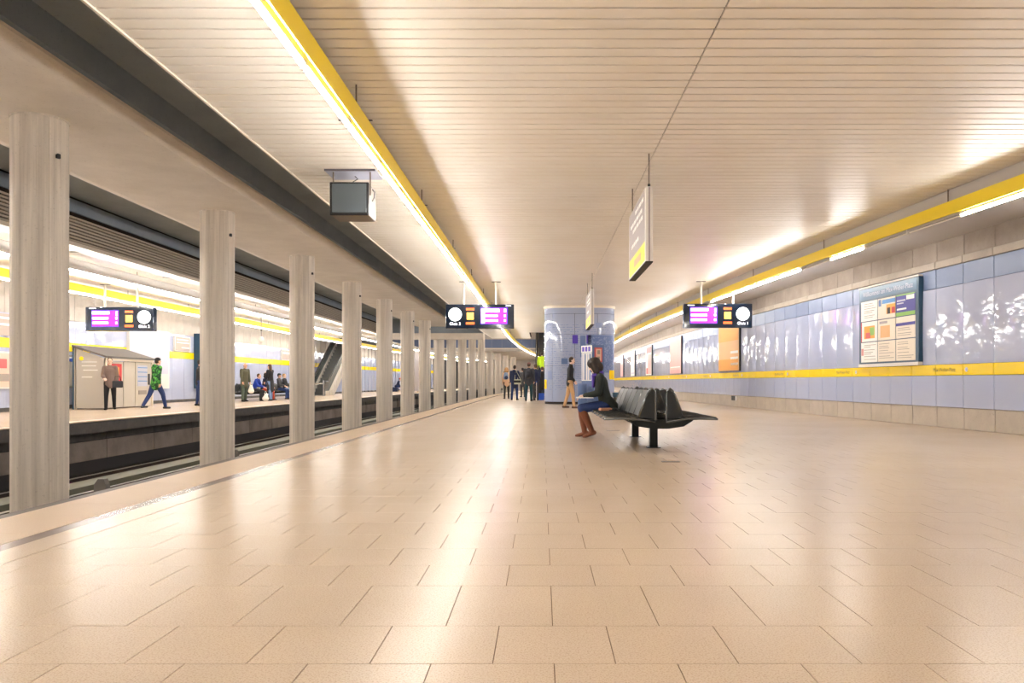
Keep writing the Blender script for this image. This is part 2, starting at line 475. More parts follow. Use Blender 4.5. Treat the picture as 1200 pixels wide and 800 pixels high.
def pillow(z0, z1, off, sag, mat, ny=12, nz=8):
    # enamelled sheet slightly bulged between its fixings
    L = PITCH / 2 - 0.005
    vs, fs = [], []
    for j in range(nz + 1):
        for i in range(ny + 1):
            a, b = -1 + 2 * i / ny, -1 + 2 * j / nz
            vs.append((-off - sag * (1 - a * a) * (1 - 0.55 * b * b), L * a, (z0 + z1) / 2 + (z1 - z0) / 2 * b))
    for j in range(nz):
        for i in range(ny):
            q = j * (ny + 1) + i
            fs.append((q, q + 1, q + ny + 2, q + ny + 1))
    # returned edges
    ring = [i for i in range(ny + 1)] + [j * (ny + 1) + ny for j in range(1, nz + 1)] + [nz * (ny + 1) + i for i in range(ny - 1, -1, -1)] + [j * (ny + 1) for j in range(nz - 1, 0, -1)]
    base = len(vs)
    vs += [(0.06, vs[r][1], vs[r][2]) for r in ring]
    n = len(ring)
    fs += [(ring[i], base + i, base + (i + 1) % n, ring[(i + 1) % n]) for i in range(n)]
    me = MB().add(vs, fs).mesh('enamel_sheet', mat, 50)
    return me
base_mesh['upper_panel'] = pillow(1.26, 2.795, 0.02, 0.020, M['blue'])
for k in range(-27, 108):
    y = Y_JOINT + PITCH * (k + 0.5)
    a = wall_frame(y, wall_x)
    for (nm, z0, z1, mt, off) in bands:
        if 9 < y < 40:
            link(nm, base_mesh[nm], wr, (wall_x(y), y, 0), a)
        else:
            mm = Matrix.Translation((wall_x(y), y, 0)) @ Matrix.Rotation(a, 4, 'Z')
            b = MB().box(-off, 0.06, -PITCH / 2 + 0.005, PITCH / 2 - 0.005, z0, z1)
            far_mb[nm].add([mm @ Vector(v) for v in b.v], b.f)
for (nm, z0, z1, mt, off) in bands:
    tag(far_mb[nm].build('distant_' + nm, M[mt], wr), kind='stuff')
def on_wall(o, y, off, z=0.0, rz=0.0):
    a = wall_frame(y, wall_x)
    o.location = (wall_x(y) - off * math.cos(a), y - off * math.sin(a), z)
    o.rotation_euler = (0, 0, a + rz)
    return o
# station name and line mark printed on the yellow band
name_me = text_mesh('Max-Weber-Platz', 0.105, M['print_brown'])
dot = MB().prism([(0.045 * math.cos(t * math.pi / 10), 0.045 * math.sin(t * math.pi / 10)) for t in range(20)], 0, 0.002, 'z').mesh('line_mark', M['white'])
u_me = text_mesh('U', 0.06, M['purple'])
for y in (15.78, 20.2, 24.65, 29.1, 33.5, 38.0, 42.5, 47.0):
    for me, dy, o_, nm in ((name_me, 0.1, 0.0335, 'station_name'), (dot, -0.62, 0.032, 'line_mark'), (u_me, -0.62, 0.0355, 'line_letter')):
        o = link(nm, me, wr)
        a = wall_frame(y, wall_x)
        yy = y + dy
        o.location = (wall_x(yy) - o_ , yy, 1.148)
        o.rotation_euler = Euler((R(90), 0, a - R(90)))

# ------------------------------------------------------------------ FAR (LEFT) WALL
fw = lambda y: FAR_WALL + bend(y)
wl = MB().sweep([(-0.3, -0.2), (-0.05, -0.2), (-0.05, 8.0), (-0.3, 8.0)], fw, ys_all).build('wall_left', M['joint'])
tag(wl, 'pale blue enamel wall of the opposite platform with a yellow band', 'wall', kind='structure')
fbands = [('base_panel', 0.0, 0.12, 'edgegrey', 0.02), ('lower_panel', 0.125, 1.94, 'blue', 0.02), ('yellow_band', 1.95, 2.24, 'yellow', 0.03), ('upper_panel', 2.25, 3.0, 'blue', 0.02), ('concrete_panel', 3.01, 4.02, 'wall_conc', 0.0)]
fmesh = {}
for (nm, z0, z1, mt, off) in fbands:
    fmesh[nm] = MB().box(-0.05, off, -0.594, 0.594, z0, z1).mesh(nm, M[mt])
ffar = {b[0]: MB() for b in fbands}
for k in range(-10, 84):
    y = 0.6 + 1.2 * k + 0.0
    if 53 < y < 62 or y > 108: pass
    for (nm, z0, z1, mt, off) in fbands:
        if 20 < y < 52:
            link(nm, fmesh[nm], wl, (fw(y), y, 0))
        else:
            ffar[nm].box(-0.05 + fw(y), off + fw(y), y - 0.594, y + 0.594, z0, z1)
for (nm, z0, z1, mt, off) in fbands:
    tag(ffar[nm].build('distant_' + nm, M[mt], wl), kind='stuff')

# ends of the hall
w = MB().box(-17, 11, YB - 0.3, YB, -1.5, 8).build('wall_back', M['wall_conc']); tag(w, kind='structure')
w = MB().box(-17, 15, YE, YE + 0.3, -1.5, 8).build('wall_end', M['wall_conc']); tag(w, kind='structure')
roof = MB().box(-17, 15, YB, YE, 8.0, 8.3).build('roof_slab', M['soffit']); tag(roof, kind='structure')

# ------------------------------------------------------------------ CEILING over the near platform: transverse slats
CE, CY0, CY1 = -3.72, -12.0, 57.0
SEAM = 1.516
ceil = MB()
ceil.sweep([(0, CEIL + 0.03), (-0.01, CEIL + 0.3), (0.1, CEIL + 0.3), (0.1, CEIL + 0.03)], lambda y: CE + bend(y) + 0.02, frange(CY0, CY1, 2))
ceil = MB()
for ya, yb, fa, fb in ((CY0, 50.0, lambda y: CE + bend(y), lambda y: wall_x(y) + 0.06), (50.0, CY1, lambda y: CE + bend(y), lambda y: -0.75), (50.0, CY1, lambda y: 2.7, lambda y: wall_x(y) + 0.06)):
    b = slab_between(fa, fb, frange(ya, yb, 2), CEIL + 0.085, CEIL + 0.18)
    ceil.add(b.v, b.f)
ceiling = ceil.build('ceiling', M['gap'])
tag(ceiling, 'cream transverse slat ceiling over the near platform', 'ceiling', kind='structure')
SP, SW = 0.1977, 0.170
slat_me = MB()
h = SW / 2
slat_me.prism([(-h, 0.022), (-h, 0.004), (-h + 0.006, 0.0), (h - 0.006, 0.0), (h, 0.004), (h, 0.022)], 0.0, 1.0, 'x')
slat_me = slat_me.mesh('ceiling_slat', M['slat'])
other = MB(); nsl = 0
y = CY0 + 0.1
while y < CY1 - 0.1:
    xl, xr = CE + bend(y) + 0.03, wall_x(y)
    segs = [(xl, SEAM - 0.006), (SEAM + 0.006, xr)]
    if y > 50.0: segs = [(xl, -0.8), (2.72, xr)]
    for xa, xb in segs:
        if y > 5.6 and nsl < 298 and y < 50:
            nsl += 1
            o = link('ceiling_slat', slat_me, ceiling, (xa, y, CEIL))
            o.scale = (xb - xa, 1, 1)
        else:
            other.box(xa, xb, y - h, y + h, CEIL, CEIL + 0.022)
    y += SP
tag(other.build('distant_ceiling_slats', M['slat'], ceiling), kind='stuff')
MB().sweep([(0.0, CEIL - 0.015), (0.028, CEIL - 0.015), (0.028, CEIL + 0.3), (0.0, CEIL + 0.3)], lambda y: CE + bend(y), frange(CY0, CY1, 2)).build('ceiling_edge_trim', M['trimw'], ceiling)
# front edge of the escalator void
MB().box(CE + 0.2, -0.75, CY1, CY1 + 0.15, CEIL - 0.02, 8).build('void_fascia', M['wall_conc'], ceiling)

# ------------------------------------------------------------------ SLAB AND BEAM OVER THE TRACKS
SOF = 4.45
slab = MB()
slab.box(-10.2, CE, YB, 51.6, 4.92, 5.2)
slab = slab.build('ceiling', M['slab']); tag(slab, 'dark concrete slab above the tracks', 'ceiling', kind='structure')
beam = MB()
beam.prism([(-7.95, SOF), (-5.68, SOF), (-5.50, SOF + 0.04), (-5.44, SOF + 0.06), (-5.44, 4.92), (-8.2, 4.92), (-8.2, SOF + 0.06), (-8.12, SOF + 0.03)], YB, 51.6)
beam = beam.build('ceiling_beam', M['soffit']); tag(beam, 'broad pale concrete beam carried by the column row', 'beam', kind='structure')
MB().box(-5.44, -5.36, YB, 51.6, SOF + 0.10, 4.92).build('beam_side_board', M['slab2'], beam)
cb = MB().box(-10.2, CE - 0.02, 51.0, 51.6, 3.62, 4.02).build('cross_beam', M['soffit']); tag(cb, 'pale concrete cross beam spanning the tracks', 'beam', kind='structure')
MB().box(-10.2, CE - 0.02, 51.3, 51.6, 4.02, 5.0).build('cross_beam_upstand', M['slab'], cb)
# lower, flat concrete ceiling beyond the cross beam and beyond the escalator void
lc2 = slab_between(lambda y: FAR_WALL + bend(y), lambda y: wall_x(y), frange(80, YE, 2), 3.95, 4.2).build('ceiling', M['soffit'])
tag(lc2, 'flat concrete ceiling beyond the escalator void', 'ceiling', kind='structure')
bh = MB().box(FAR_WALL, wall_x(80), 79.9, 80.2, 3.95, 8).build('void_wall', M['wall_conc']); tag(bh, 'wall above the end of the escalator void', 'wall', kind='structure')
for i in range(21):
    MB().box(-15 + i * 1.0, -14.015 + i * 1.0, 79.84, 79.9, 4.3, 5.15).build('blue_panel', M['blue2'], bh)
MB().box(-15, 6, 79.8, 79.9, 4.16, 4.28).build('cream_rail', M['trimw'], bh)

# far platform ceiling with a louvred fascia toward the tracks
fc = MB()
b = slab_between(lambda y: FAR_WALL + bend(y), lambda y: -10.32 + bend(y), frange(YB, 55, 2), 3.92, 4.1); fc.add(b.v, b.f)
fc = fc.build('ceiling', M['slat']); tag(fc, 'cream ceiling over the opposite platform', 'ceiling', kind='structure')
fas = MB().sweep([(0, 4.0), (0.04, 4.0), (0.04, 4.9), (0, 4.9)], lambda y: -10.32 + bend(y), frange(YB, 55, 2)).build('trim_1', M['gap'])
tag(fas, 'louvred fascia along the edge of the opposite ceiling', 'fascia', kind='structure')
for i in range(8):
    z = 3.97 + i * 0.072
    MB().sweep([(0.045, z), (0.10, z + 0.0), (0.10, z + 0.046), (0.045, z + 0.046)], lambda y: -10.32 + bend(y), frange(YB, 55, 2)).build('louver', M['louver'], fas)
MB().sweep([(0.0, 3.88), (0.12, 3.88), (0.12, 3.96), (0.0, 3.96)], lambda y: -10.32 + bend(y), frange(YB, 55, 2)).build('fascia_edge', M['trimw'], fas)
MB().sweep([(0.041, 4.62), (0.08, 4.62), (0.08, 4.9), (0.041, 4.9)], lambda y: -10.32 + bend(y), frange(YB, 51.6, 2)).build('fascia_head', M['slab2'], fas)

# ------------------------------------------------------------------ COLUMNS between the tracks
NS = 44
rc = 0.34
colmb = MB()
prof = []
for k in range(NS):
    a0, a1 = 2 * math.pi * k / NS, 2 * math.pi * (k + 1) / NS
    rr = rc + random.uniform(-0.004, 0.004)
    g = 0.012
    prof += [((rr) * math.cos(a0 + g), rr * math.sin(a0 + g)), (rr * math.cos(a1 - g), rr * math.sin(a1 - g))]
def shaft(top):
    return MB().prism(prof, BED, top, 'z').mesh('shaft', M['column'])
sh1, sh2, sh3 = shaft(SOF), shaft(8.0), shaft(3.95)
collar_me = MB().tube([(0, 0, 0), (0, 0, 0.02)], rc + 0.012, 44).mesh('collar', M['column'])
clamp_me = MB().box(0.0, 0.035, -0.025, 0.025, -0.025, 0.025).box(0.0, 0.02, -0.01, 0.035, 0.025, 0.04).mesh('anchor_box', M['black'])
ordn = ['nearest', 'second', 'third', 'fourth', 'fifth', 'sixth', 'seventh', 'eighth', 'ninth', 'tenth', 'eleventh', 'twelfth', 'thirteenth', 'fourteenth', 'fifteenth', 'sixteenth', 'seventeenth']
for k in range(-1, 16):
    y = 10.77 + 5.89 * k
    if k < 0: lab = 'board-marked concrete column standing behind the camera, out of the picture'
    elif k == 0: lab = 'largest board-marked concrete column, nearest of the row between the tracks'
    else: lab = '%s board-marked concrete column of the row, counted from the nearest' % ordn[k]
    if k < 0: continue
    t = thing('concrete_column', lab, 'column', (COLX + bend(y), y, 0), random.uniform(0, 6), 'concrete columns between the tracks', 'thing')
    link('shaft', sh1 if y < 51 else (sh2 if y < 79 else sh3), t)
    if y < 51: link('collar', collar_me, t, (0, 0, SOF - 0.02))
    if k < 7:
        a = -t.rotation_euler.z - R(22)
        link('anchor_box', clamp_me, t, (rc * math.cos(a) - 0.004 * math.cos(a), rc * math.sin(a), 3.95 if k else 3.92), a)

# ------------------------------------------------------------------ LIGHT TROUGHS
lit = {}
def trough(name, label, path, s, y0, y1, unlit=(), y_first=0.0, rods=True, ztop=3.80, ceilz=CEIL, chan='reflector'):
    """yellow plate on the s side, tubes hanging on the other side"""
    t = thing(name, label, 'light fixture', (0, 0, 0), 0, 'long yellow light troughs')
    ys = frange(y0, y1, 1.52)
    zb = ztop - 0.215
    q = lambda pts: [(s * a, z) for a, z in pts]
    MB().sweep(q([(0.0, zb), (0.018, zb), (0.018, ztop), (0.0, ztop)]), path, ys).build('yellow_fascia', M['yellow_plate'], t)
    MB().sweep(q([(-0.002, ztop - 0.015), (-0.20, ztop - 0.015), (-0.20, ztop - 0.03), (-0.075, zb + 0.05), (-0.075, zb - 0.028), (-0.03, zb - 0.028), (-0.03, zb + 0.05), (-0.002, ztop - 0.10)]), path, ys).build('light_channel', M[chan], t)
    n = int((y1 - y0) / 1.52)
    # count tubes from y_first so that the joints fall where the photograph shows them
    k0 = math.ceil((y0 - y_first) / 1.52); k1 = math.floor((y1 - y_first) / 1.52)
    tm = None
    for k in range(k0, k1):
        ya = y_first + 1.52 * k
        ym = ya + 0.76
        x0, x1 = path(ya + 0.05), path(ya + 1.47)
        ang = math.atan2(-(x1 - x0), 1.42)
        key = 'deadtube' if k in unlit else 'tubem'
        if key not in lit:
            lit[key] = MB().tube([(0, -0.72, 0), (0, 0.72, 0)], 0.019, 10).mesh('fluorescent_tube', M[key], True)
            lit['cap'] = MB().box(-0.022, 0.022, -0.018, 0.018, -0.026, 0.06).mesh('tube_holder', M['white'])
        xm = (x0 + x1) / 2 - s * 0.052
        o = link('fluorescent_tube', lit[key], t, (xm, ym, zb - 0.052), ang)
        link('tube_holder', lit['cap'], o, (0, -0.74, 0))
    if rods:
        for y in frange(y0 + 1.2, y1 - 0.3, 4.65):
            x = path(y)
            MB().tube([(x + s * 0.0, y, ztop - 0.02), (x, y, ceilz)], 0.009, 6).build('hanging_rod', M['rod_dark'], t)
            MB().box(x - s * 0.42 - 0.05, x - s * 0.12 + 0.05, y + 1.1, y + 1.14, ceilz - 0.006, ceilz).build('mounting_plate', M['dark_plate'], t)
    return t
LT = lambda y: -1.93 + bend(y)
RT = lambda y: wall_x(y) - 1.80
trough('light_trough', 'long yellow light trough with bright tubes over the near platform, toward the tracks', LT, 1, -11.0, 108.0, y_first=6.6)
rt = trough('light_trough', 'long yellow light trough curving beside the blue panelled wall, some tubes unlit', RT, -1, -11.0, 108.0,
       unlit=(0, 1, 3, 9, 10), y_first=12.52, chan='channel_grey')
F1 = lambda y: -11.1 + bend(y)
F2 = lambda y: -13.7 + bend(y)
trough('light_trough', 'bright light trough along the track side of the opposite platform', F1, -1, -11, 108, ceilz=3.92)
trough('light_trough', 'yellow light trough along the back wall of the opposite platform', F2, 1, -11, 108, ceilz=3.92)
ws = slab_between(lambda y: RT(y) + 0.03, lambda y: wall_x(y) + 0.05, frange(-11, 84, 1.5), 3.745, 3.995).build('ceiling_shelf', M['channel_grey'])
tag(ws, 'pale flat soffit between the wall-side light trough and the curved wall', 'ceiling', kind='structure')
# cable tray and bracket pipe under the wall-side trough
pc = MB()
for dz in (0, 0.05):
    pc.tube([(wall_x(y) - 0.13, y, 3.56 - dz) for y in frange(4, 12.4, 1.0)] , 0.016, 6)
pc.tube([(wall_x(12.4) - 0.13, 12.4, 3.56), (wall_x(12.5) - 0.13, 12.5, 3.535), (wall_x(12.4) - 0.13, 12.4, 3.51)], 0.016, 6)
pc.box(wall_x(11.9) - 0.15, wall_x(11.9) + 0.02, 11.88, 11.92, 3.45, 3.6)
tag(pc.build('wall_conduit', M['channel_grey']), 'grey double conduit clipped to the concrete top of the wall', 'conduit')

# ------------------------------------------------------------------ DISPLAY BOARDS
def display(label, x, y, z0, z1, clock_left, gleis, ceilz=CEIL):
    w, hh, d = 2.1, z1 - z0, 0.22
    t = thing('departure_display', label, 'display board', (x, y, z0), 0, 'hanging departure displays')
    bevel(MB().box(-w / 2, w / 2, 0, d, 0, hh).build('housing', M['navy'], t), 0.012, 1)
    m = 1 if clock_left else -1
    def X(a): return m * a
    def rect(par, nm, xa, xb, za, zb, mat, off=0.004):
        xs = sorted((X(xa), X(xb)))
        return MB().box(xs[0], xs[1], -off, -off + 0.003, za, zb).build(nm, M[mat], par)
    cx = X(-0.76)
    n = 40
    MB().prism([(cx + 0.205 * math.cos(2 * math.pi * i / n), 0.43 + 0.205 * math.sin(2 * math.pi * i / n)) for i in range(n)], -0.006, -0.002).build('clock_face', M['e_face'], t)
    o = link('platform_number', text_mesh('Gleis %d' % gleis, 0.125, M['e_white']), t, (cx, -0.004, 0.14)); o.rotation_euler = (R(90), 0, 0)
    rect(t, 'orange_line', -0.42, -0.17, 0.555, 0.63, 'e_or'); rect(t, 'orange_line', -0.43, -0.16, 0.12, 0.195, 'e_or')
    rect(t, 'yellow_box', -0.40, -0.19, 0.275, 0.49, 'e_yel')
    sc = rect(t, 'screen', 0.02, 0.86, 0.13, 0.645, 'e_blue', 0.003)
    rect(sc, 'screen_field', 0.045, 0.83, 0.155, 0.62, 'e_mag', 0.005)
    # lines of lettering too small to read: white strips of the lines' lengths
    if m > 0: lines = [(0.06, 0.60, 0.50, 0.60), (0.16, 0.55, 0.36, 0.42), (0.16, 0.56, 0.215, 0.275), (0.05, 0.15, 0.16, 0.6), (0.74, 0.81, 0.50, 0.60), (0.74, 0.80, 0.36, 0.42), (0.74, 0.80, 0.215, 0.275)]
    else: lines = [(0.84, 0.30, 0.52, 0.60), (0.83, 0.34, 0.36, 0.43), (0.83, 0.34, 0.215, 0.285), (0.06, 0.11, 0.47, 0.60), (0.06, 0.12, 0.36, 0.43), (0.06, 0.12, 0.215, 0.285)]
    for l in lines: rect(sc, 'screen_line', l[0], l[1], l[2], l[3], 'e_white', 0.007)
    rect(t, 'maker_mark', 0.80 if m > 0 else 0.72, 0.96 if m > 0 else 0.93, 0.685, 0.705, 'e_white')
    for rx in (-0.5, 0.5):
        MB().tube([(rx, d / 2, hh - 0.01), (rx, d / 2, ceilz - z0)], 0.035, 10).build('hanging_rod', M['rod'], t)
        MB().box(rx - 0.14, rx + 0.14, d / 2 - 0.05, d / 2 + 0.05, ceilz - z0 - 0.012, ceilz - z0).build('ceiling_plate', M['dark_plate'], t)
    return t
display('hanging departure display over the near platform with its round clock on its left end', -1.91, 24.5, 2.55, 3.29, True, 2)
display('hanging departure display in front of the curved blue wall', 5.40, 24.4, 2.56, 3.30, False, 1)
display('hanging departure display over the opposite platform, above the kiosk', -13.0, 24.5, 2.47, 3.21, False, 2, 3.92)

# ------------------------------------------------------------------ HANGING SIGNS (edge-on)
def hanging_sign(label, x, y0, y1):
    t = thing('hanging_sign', label, 'sign', (x, y0, 2.54), 0, 'edge-on hanging direction signs')
    L = y1 - y0
    bevel(MB().box(-0.05, 0.05, 0, L, 0, 1.01).build('sign_box', M['white'], t), 0.006, 1)
    MB().box(-0.012, 0.012, -0.006, 0.0, 0.0, 1.0).build('end_groove', M['signgrey'], t)
    MB().box(-0.05, 0.05, -0.001, L, -0.014, 0).build('bottom_rail', M['ink'], t)
    for s in (-1, 1):
        f = MB().box(s * 0.05, s * 0.053, 0.08, L - 0.08, 0.28, 0.99).build('grey_face', M['signgrey'], t)
        MB().box(s * 0.05, s * 0.053, 0.08, L - 0.08, 0.02, 0.28).build('yellow_field', M['signyellow'], t)
        for (a, b, z) in ((0.2, 1.2, 0.86), (0.35, 1.75, 0.74), (0.3, 1.5, 0.63), (0.75, 1.65, 0.42)):
            st = a
            while st < b:
                ln = random.uniform(0.10, 0.26)
                MB().box(s * 0.053, s * 0.055, st, min(st + ln, b), z, z + 0.055).build('lettering', M['whitepaper'], f)
                st += ln + 0.05
        MB().box(s * 0.053, s * 0.055, 0.5, 1.3, 0.10, 0.2).build('logo', M['orange_pale'], t)
    for yy in (0.03, L - 0.03):
        MB().tube([(0, yy, 1.0), (0, yy, CEIL - 2.54)], 0.01, 6).build('hanging_rod', M['rod_dark'], t)
        MB().tube([(0, yy, 1.0), (0, yy, 1.05)], 0.02, 6).build('rod_clamp', M['black'], t)
    return t
hanging_sign('large grey and yellow sign hung edge-on under the ceiling seam', 1.45, 10.75, 12.77)
hanging_sign('smaller-looking edge-on sign hung in front of the blue pillar', 1.43, 22.6, 25.0)

# ------------------------------------------------------------------ OLD MONITOR BOX
t = thing('platform_monitor', 'grey boxy platform monitor hung from the slat ceiling', 'monitor', (-2.80, 11.6, 3.34))
bevel(MB().box(-0.28, 0.28, 0.0, 0.50, 0.0, 0.47).build('casing', M['boxgrey'], t), 0.015, 2)
bevel(MB().box(-0.285, 0.285, -0.03, 0.01, -0.005, 0.475).build('front_frame', M['black'], t), 0.01, 1)
bevel(MB().box(-0.25, 0.25, -0.038, -0.025, 0.03, 0.45).build('screen', M['screen_dead'], t), 0.006, 1)
MB().box(-0.36, 0.38, -0.05, 0.5, CEIL - 3.34 - 0.02, CEIL - 3.34).build('ceiling_plate', M['lilac'], t)
MB().box(-0.36, 0.38, -0.052, -0.045, CEIL - 3.34 - 0.03, CEIL - 3.34).build('plate_edge', M['dark_plate'], t)
for x in (-0.25, 0.29):
    MB().tube([(x, 0.05, 0.3), (x, 0.05, CEIL - 3.36)], 0.011, 6).build('hanging_rod', M['rod_dark'], t)
MB().tube([(0.29, 0.2, 0.42), (0.32, 0.2, 0.38), (0.31, 0.22, 0.3), (0.29, 0.2, 0.25)], 0.01, 6).build('cable', M['dark_plate'], t)
MB().tube([(0.02, 0.3, 0.46), (-0.02, 0.3, 0.56), (0.05, 0.3, 0.6), (0.0, 0.3, 0.65)], 0.008, 6).build('cable', M['dark_plate'], t)

# ------------------------------------------------------------------ POSTER VITRINE AND POSTERS ON THE CURVED WALL
def vitrine():
    y0, y1 = 16.62, 19.22
    yc, L = (y0 + y1) / 2, (y1 - y0)
    t = on_wall(thing('notice_vitrine', 'large petrol framed notice case with nine sheets on the blue wall', 'notice board'), yc, 0.02, 1.30)
    # local: x toward wall (+), y along; front face at x=-0.12
    bevel(MB().box(-0.11, 0.0, -L / 2, L / 2, 0, 1.82).build('case', M['teal'], t), 0.01, 1)
    MB().box(-0.125, -0.02, -L / 2 - 0.005, L / 2 + 0.005, 1.82, 1.855).build('top_rail', M['trimw'], t)
    MB().box(-0.125, -0.02, -L / 2 - 0.005, L / 2 + 0.005, -0.04, 0.03).build('bottom_rail', M['white'], t)
    MB().box(-0.116, -0.11, -L / 2 + 0.06, L / 2 - 0.06, 1.55, 1.79).build('header', M['petrol'], t)
    o = link('header_lettering', text_mesh('Willkommen am Max-Weber-Platz', 0.155, M['lilac']), t, (-0.1175, 0, 1.665)); o.rotation_euler = Euler((R(90), 0, R(-90)))
    cw = (L - 0.2) / 3
    for c in range(3):
        for r in range(3):
            # c=0 is the far (left in the picture) column: larger y
            ya = L / 2 - 0.1 - (c + 1) * cw + 0.015; yb = L / 2 - 0.1 - c * cw - 0.015
            za = 0.07 + (2 - r) * 0.485; zb = za + 0.465
            s = MB().box(-0.117, -0.11, ya, yb, za, zb).build('notice_sheet', M['indigo' if (r, c) == (0, 2) else ('whitepaper' if c == 0 else 'paper')], t)
            def patch(nm, a, b, z_0, z_1, mat, o_=0.119):
                # a,b fractions from the left edge as seen
                w_ = yb - ya; hh = zb - za
                MB().box(-o_, -o_ + 0.002, yb - b * w_, yb - a * w_, za + z_0 * hh, za + z_1 * hh).build(nm, M[mat], s)
            if (r, c) == (0, 1):
                patch('blue_title', 0.25, 1, 0.72, 0.92, 'sky'); patch('picture', 0.5, 1, 0.2, 0.66, 'orange'); patch('picture_dark', 0.55, 0.72, 0.2, 0.5, 'ink', 0.1195); patch('picture_red', 0.8, 0.98, 0.22, 0.5, 'red', 0.1195); patch('logo', 0.05, 0.2, 0.62, 0.95, 'steel_blue')
            elif (r, c) == (0, 2):
                patch('green_strip', 0, 1, 0.0, 0.17, 'green'); patch('green_strip', 0, 1, 0.94, 1.0, 'green'); patch('title', 0.05, 0.5, 0.68, 0.76, 'lilac'); patch('title', 0.05, 0.4, 0.56, 0.62, 'lilac'); patch('title', 0.05, 0.55, 0.28, 0.36, 'whitepaper'); patch('white_mark', 0.55, 0.95, 0.72, 0.92, 'whitepaper')
            elif (r, c) == (1, 0):
                patch('red_margin', 0.0, 0.05, 0, 1, 'red'); patch('picture', 0.2, 0.85, 0.15, 0.78, 'orange'); patch('picture_red', 0.3, 0.6, 0.17, 0.45, 'redframe', 0.1195); patch('picture_green', 0.55, 0.83, 0.3, 0.7, 'green', 0.1195)
            elif (r, c) == (1, 1):
                patch('map', 0.15, 0.7, 0.12, 0.7, 'orange_pale'); patch('map_title', 0.1, 0.55, 0.8, 0.92, 'signgrey')
            elif (r, c) == (1, 2):
                patch('blue_bar', 0, 1, 0.58, 0.72, 'indigo')
            elif (r, c) == (2, 0):
                patch('pink_mark', 0.02, 0.16, 0.35, 0.7, 'salmon')
            if (r, c) in ((0, 0), (1, 2), (2, 0), (2, 1), (2, 2)):
                z_ = 0.85
                while z_ > 0.1:
                    if not ((r, c) == (1, 2) and z_ > 0.5):
                        patch('text_line', 0.2 if c == 0 else 0.08, random.uniform(0.6, 0.93), z_, z_ + 0.025, 'greyink')
                    z_ -= random.choice((0.09, 0.12, 0.15))
vitrine()
def wall_poster(label, y0, y1, mats, z0=1.30, z1=3.12):
    yc, L = (y0 + y1) / 2, y1 - y0
    t = on_wall(thing('advert_poster', label, 'poster', group='posters along the curved blue wall'), yc, 0.02, z0)
    H = z1 - z0
    MB().box(-0.07, 0, -L / 2, L / 2, 0, H).build('poster_frame', M['black'], t)
    MB().box(-0.078, -0.07, -L / 2 + 0.03, L / 2, 0.02, H - 0.02).build('poster_sheet', M[mats[0]], t)
    for (a, b, c, d, m) in mats[1:]:
        MB().box(-0.082, -0.078, L / 2 - b * L, L / 2 - a * L, c * H, d * H).build('printed_field', M[m], t)
    return t
wall_poster('orange advertising poster under the display in front of the curved wall', 28.6, 31.3, ['orange_pale', (0.0, 0.95, 0.02, 0.25, 'orange'), (0.0, 0.95, 0.62, 0.97, 'orange'), (0.6, 0.95, 0.12, 0.17, 'whitepaper'), (0.6, 0.95, 0.24, 0.29, 'whitepaper'), (0.6, 0.95, 0.36, 0.41, 'whitepaper')])
wall_poster('plain pink advertising poster, next beyond the orange one on the curved wall', 38.3, 41.2, ['pink', (0.05, 0.9, 0.02, 0.12, 'salmon'), (0.05, 0.9, 0.17, 0.2, 'whitepaper')])
wall_poster('red and white advertising poster between the pink and the white ones', 47.6, 50.2, ['whitepaper', (0.1, 0.95, 0.75, 0.95, 'redframe'), (0.4, 0.95, 0.05, 0.7, 'pink'), (0.1, 0.4, 0.05, 0.25, 'redframe')])
wall_poster('narrow-looking white advertising poster far along the curved wall', 56.6, 59.2, ['whitepaper', (0.1, 0.9, 0.1, 0.15, 'lilac')])
wall_poster('farthest pale pink poster on the curved wall beside the pillar', 66, 68.6, ['pink', (0.1, 0.9, 0.6, 0.9, 'whitepaper')])
t = on_wall(thing('wall_socket', 'small black twin socket on the beige wall plinth', 'socket'), 29.6, 0.0, 0.22)
for dy in (0.12, -0.12):
    MB().box(-0.03, 0.0, dy - 0.1, dy + 0.1, 0, 0.17).build('socket_box', M['black'], t)
MB().box(-0.03, 0.0, -0.42, -0.28, 0.0, 0.16).build('cover_plate', M['white'], t)

# ------------------------------------------------------------------ BLUE PILLAR
PX0, PX1, PY0, PY1, PR = 0.10, 3.0, 32.2, 36.4, 0.75
def rounded(x0, x1, y0, y1, r, n=10):
    out = []
    for cx, cy, a0 in ((x1 - r, y0 + r, -90), (x1 - r, y1 - r, 0), (x0 + r, y1 - r, 90), (x0 + r, y0 + r, 180)):
        for i in range(n + 1):
            a = R(a0 + 90 * i / n)
            out.append((cx + r * math.cos(a), cy + r * math.sin(a)))
    return out
pil = MB().prism(rounded(PX0 + 0.03, PX1 - 0.03, PY0 + 0.03, PY1 - 0.03, PR), 0, CEIL, 'z').build('pillar', M['joint'], None, 30)
tag(pil, 'thick rounded pillar clad in pale blue printed enamel panels', 'pillar', kind='structure')
pts = rounded(PX0, PX1, PY0, PY1, PR, 12)
per = [0.0]
for i in range(len(pts)):
    a, b = Vector(pts[i]), Vector(pts[(i + 1) % len(pts)])
    per.append(per[-1] + (b - a).length)
def at_per(s):
    s = s % per[-1]
    for i in range(len(pts)):
        if per[i] <= s <= per[i + 1]:
            a, b = Vector(pts[i]), Vector(pts[(i + 1) % len(pts)])
            f = (s - per[i]) / max(1e-9, per[i + 1] - per[i])
            p = a + (b - a) * f; d = (b - a).normalized()
            return p, Vector((d.y, -d.x))
    return Vector(pts[0]), Vector((0, -1))
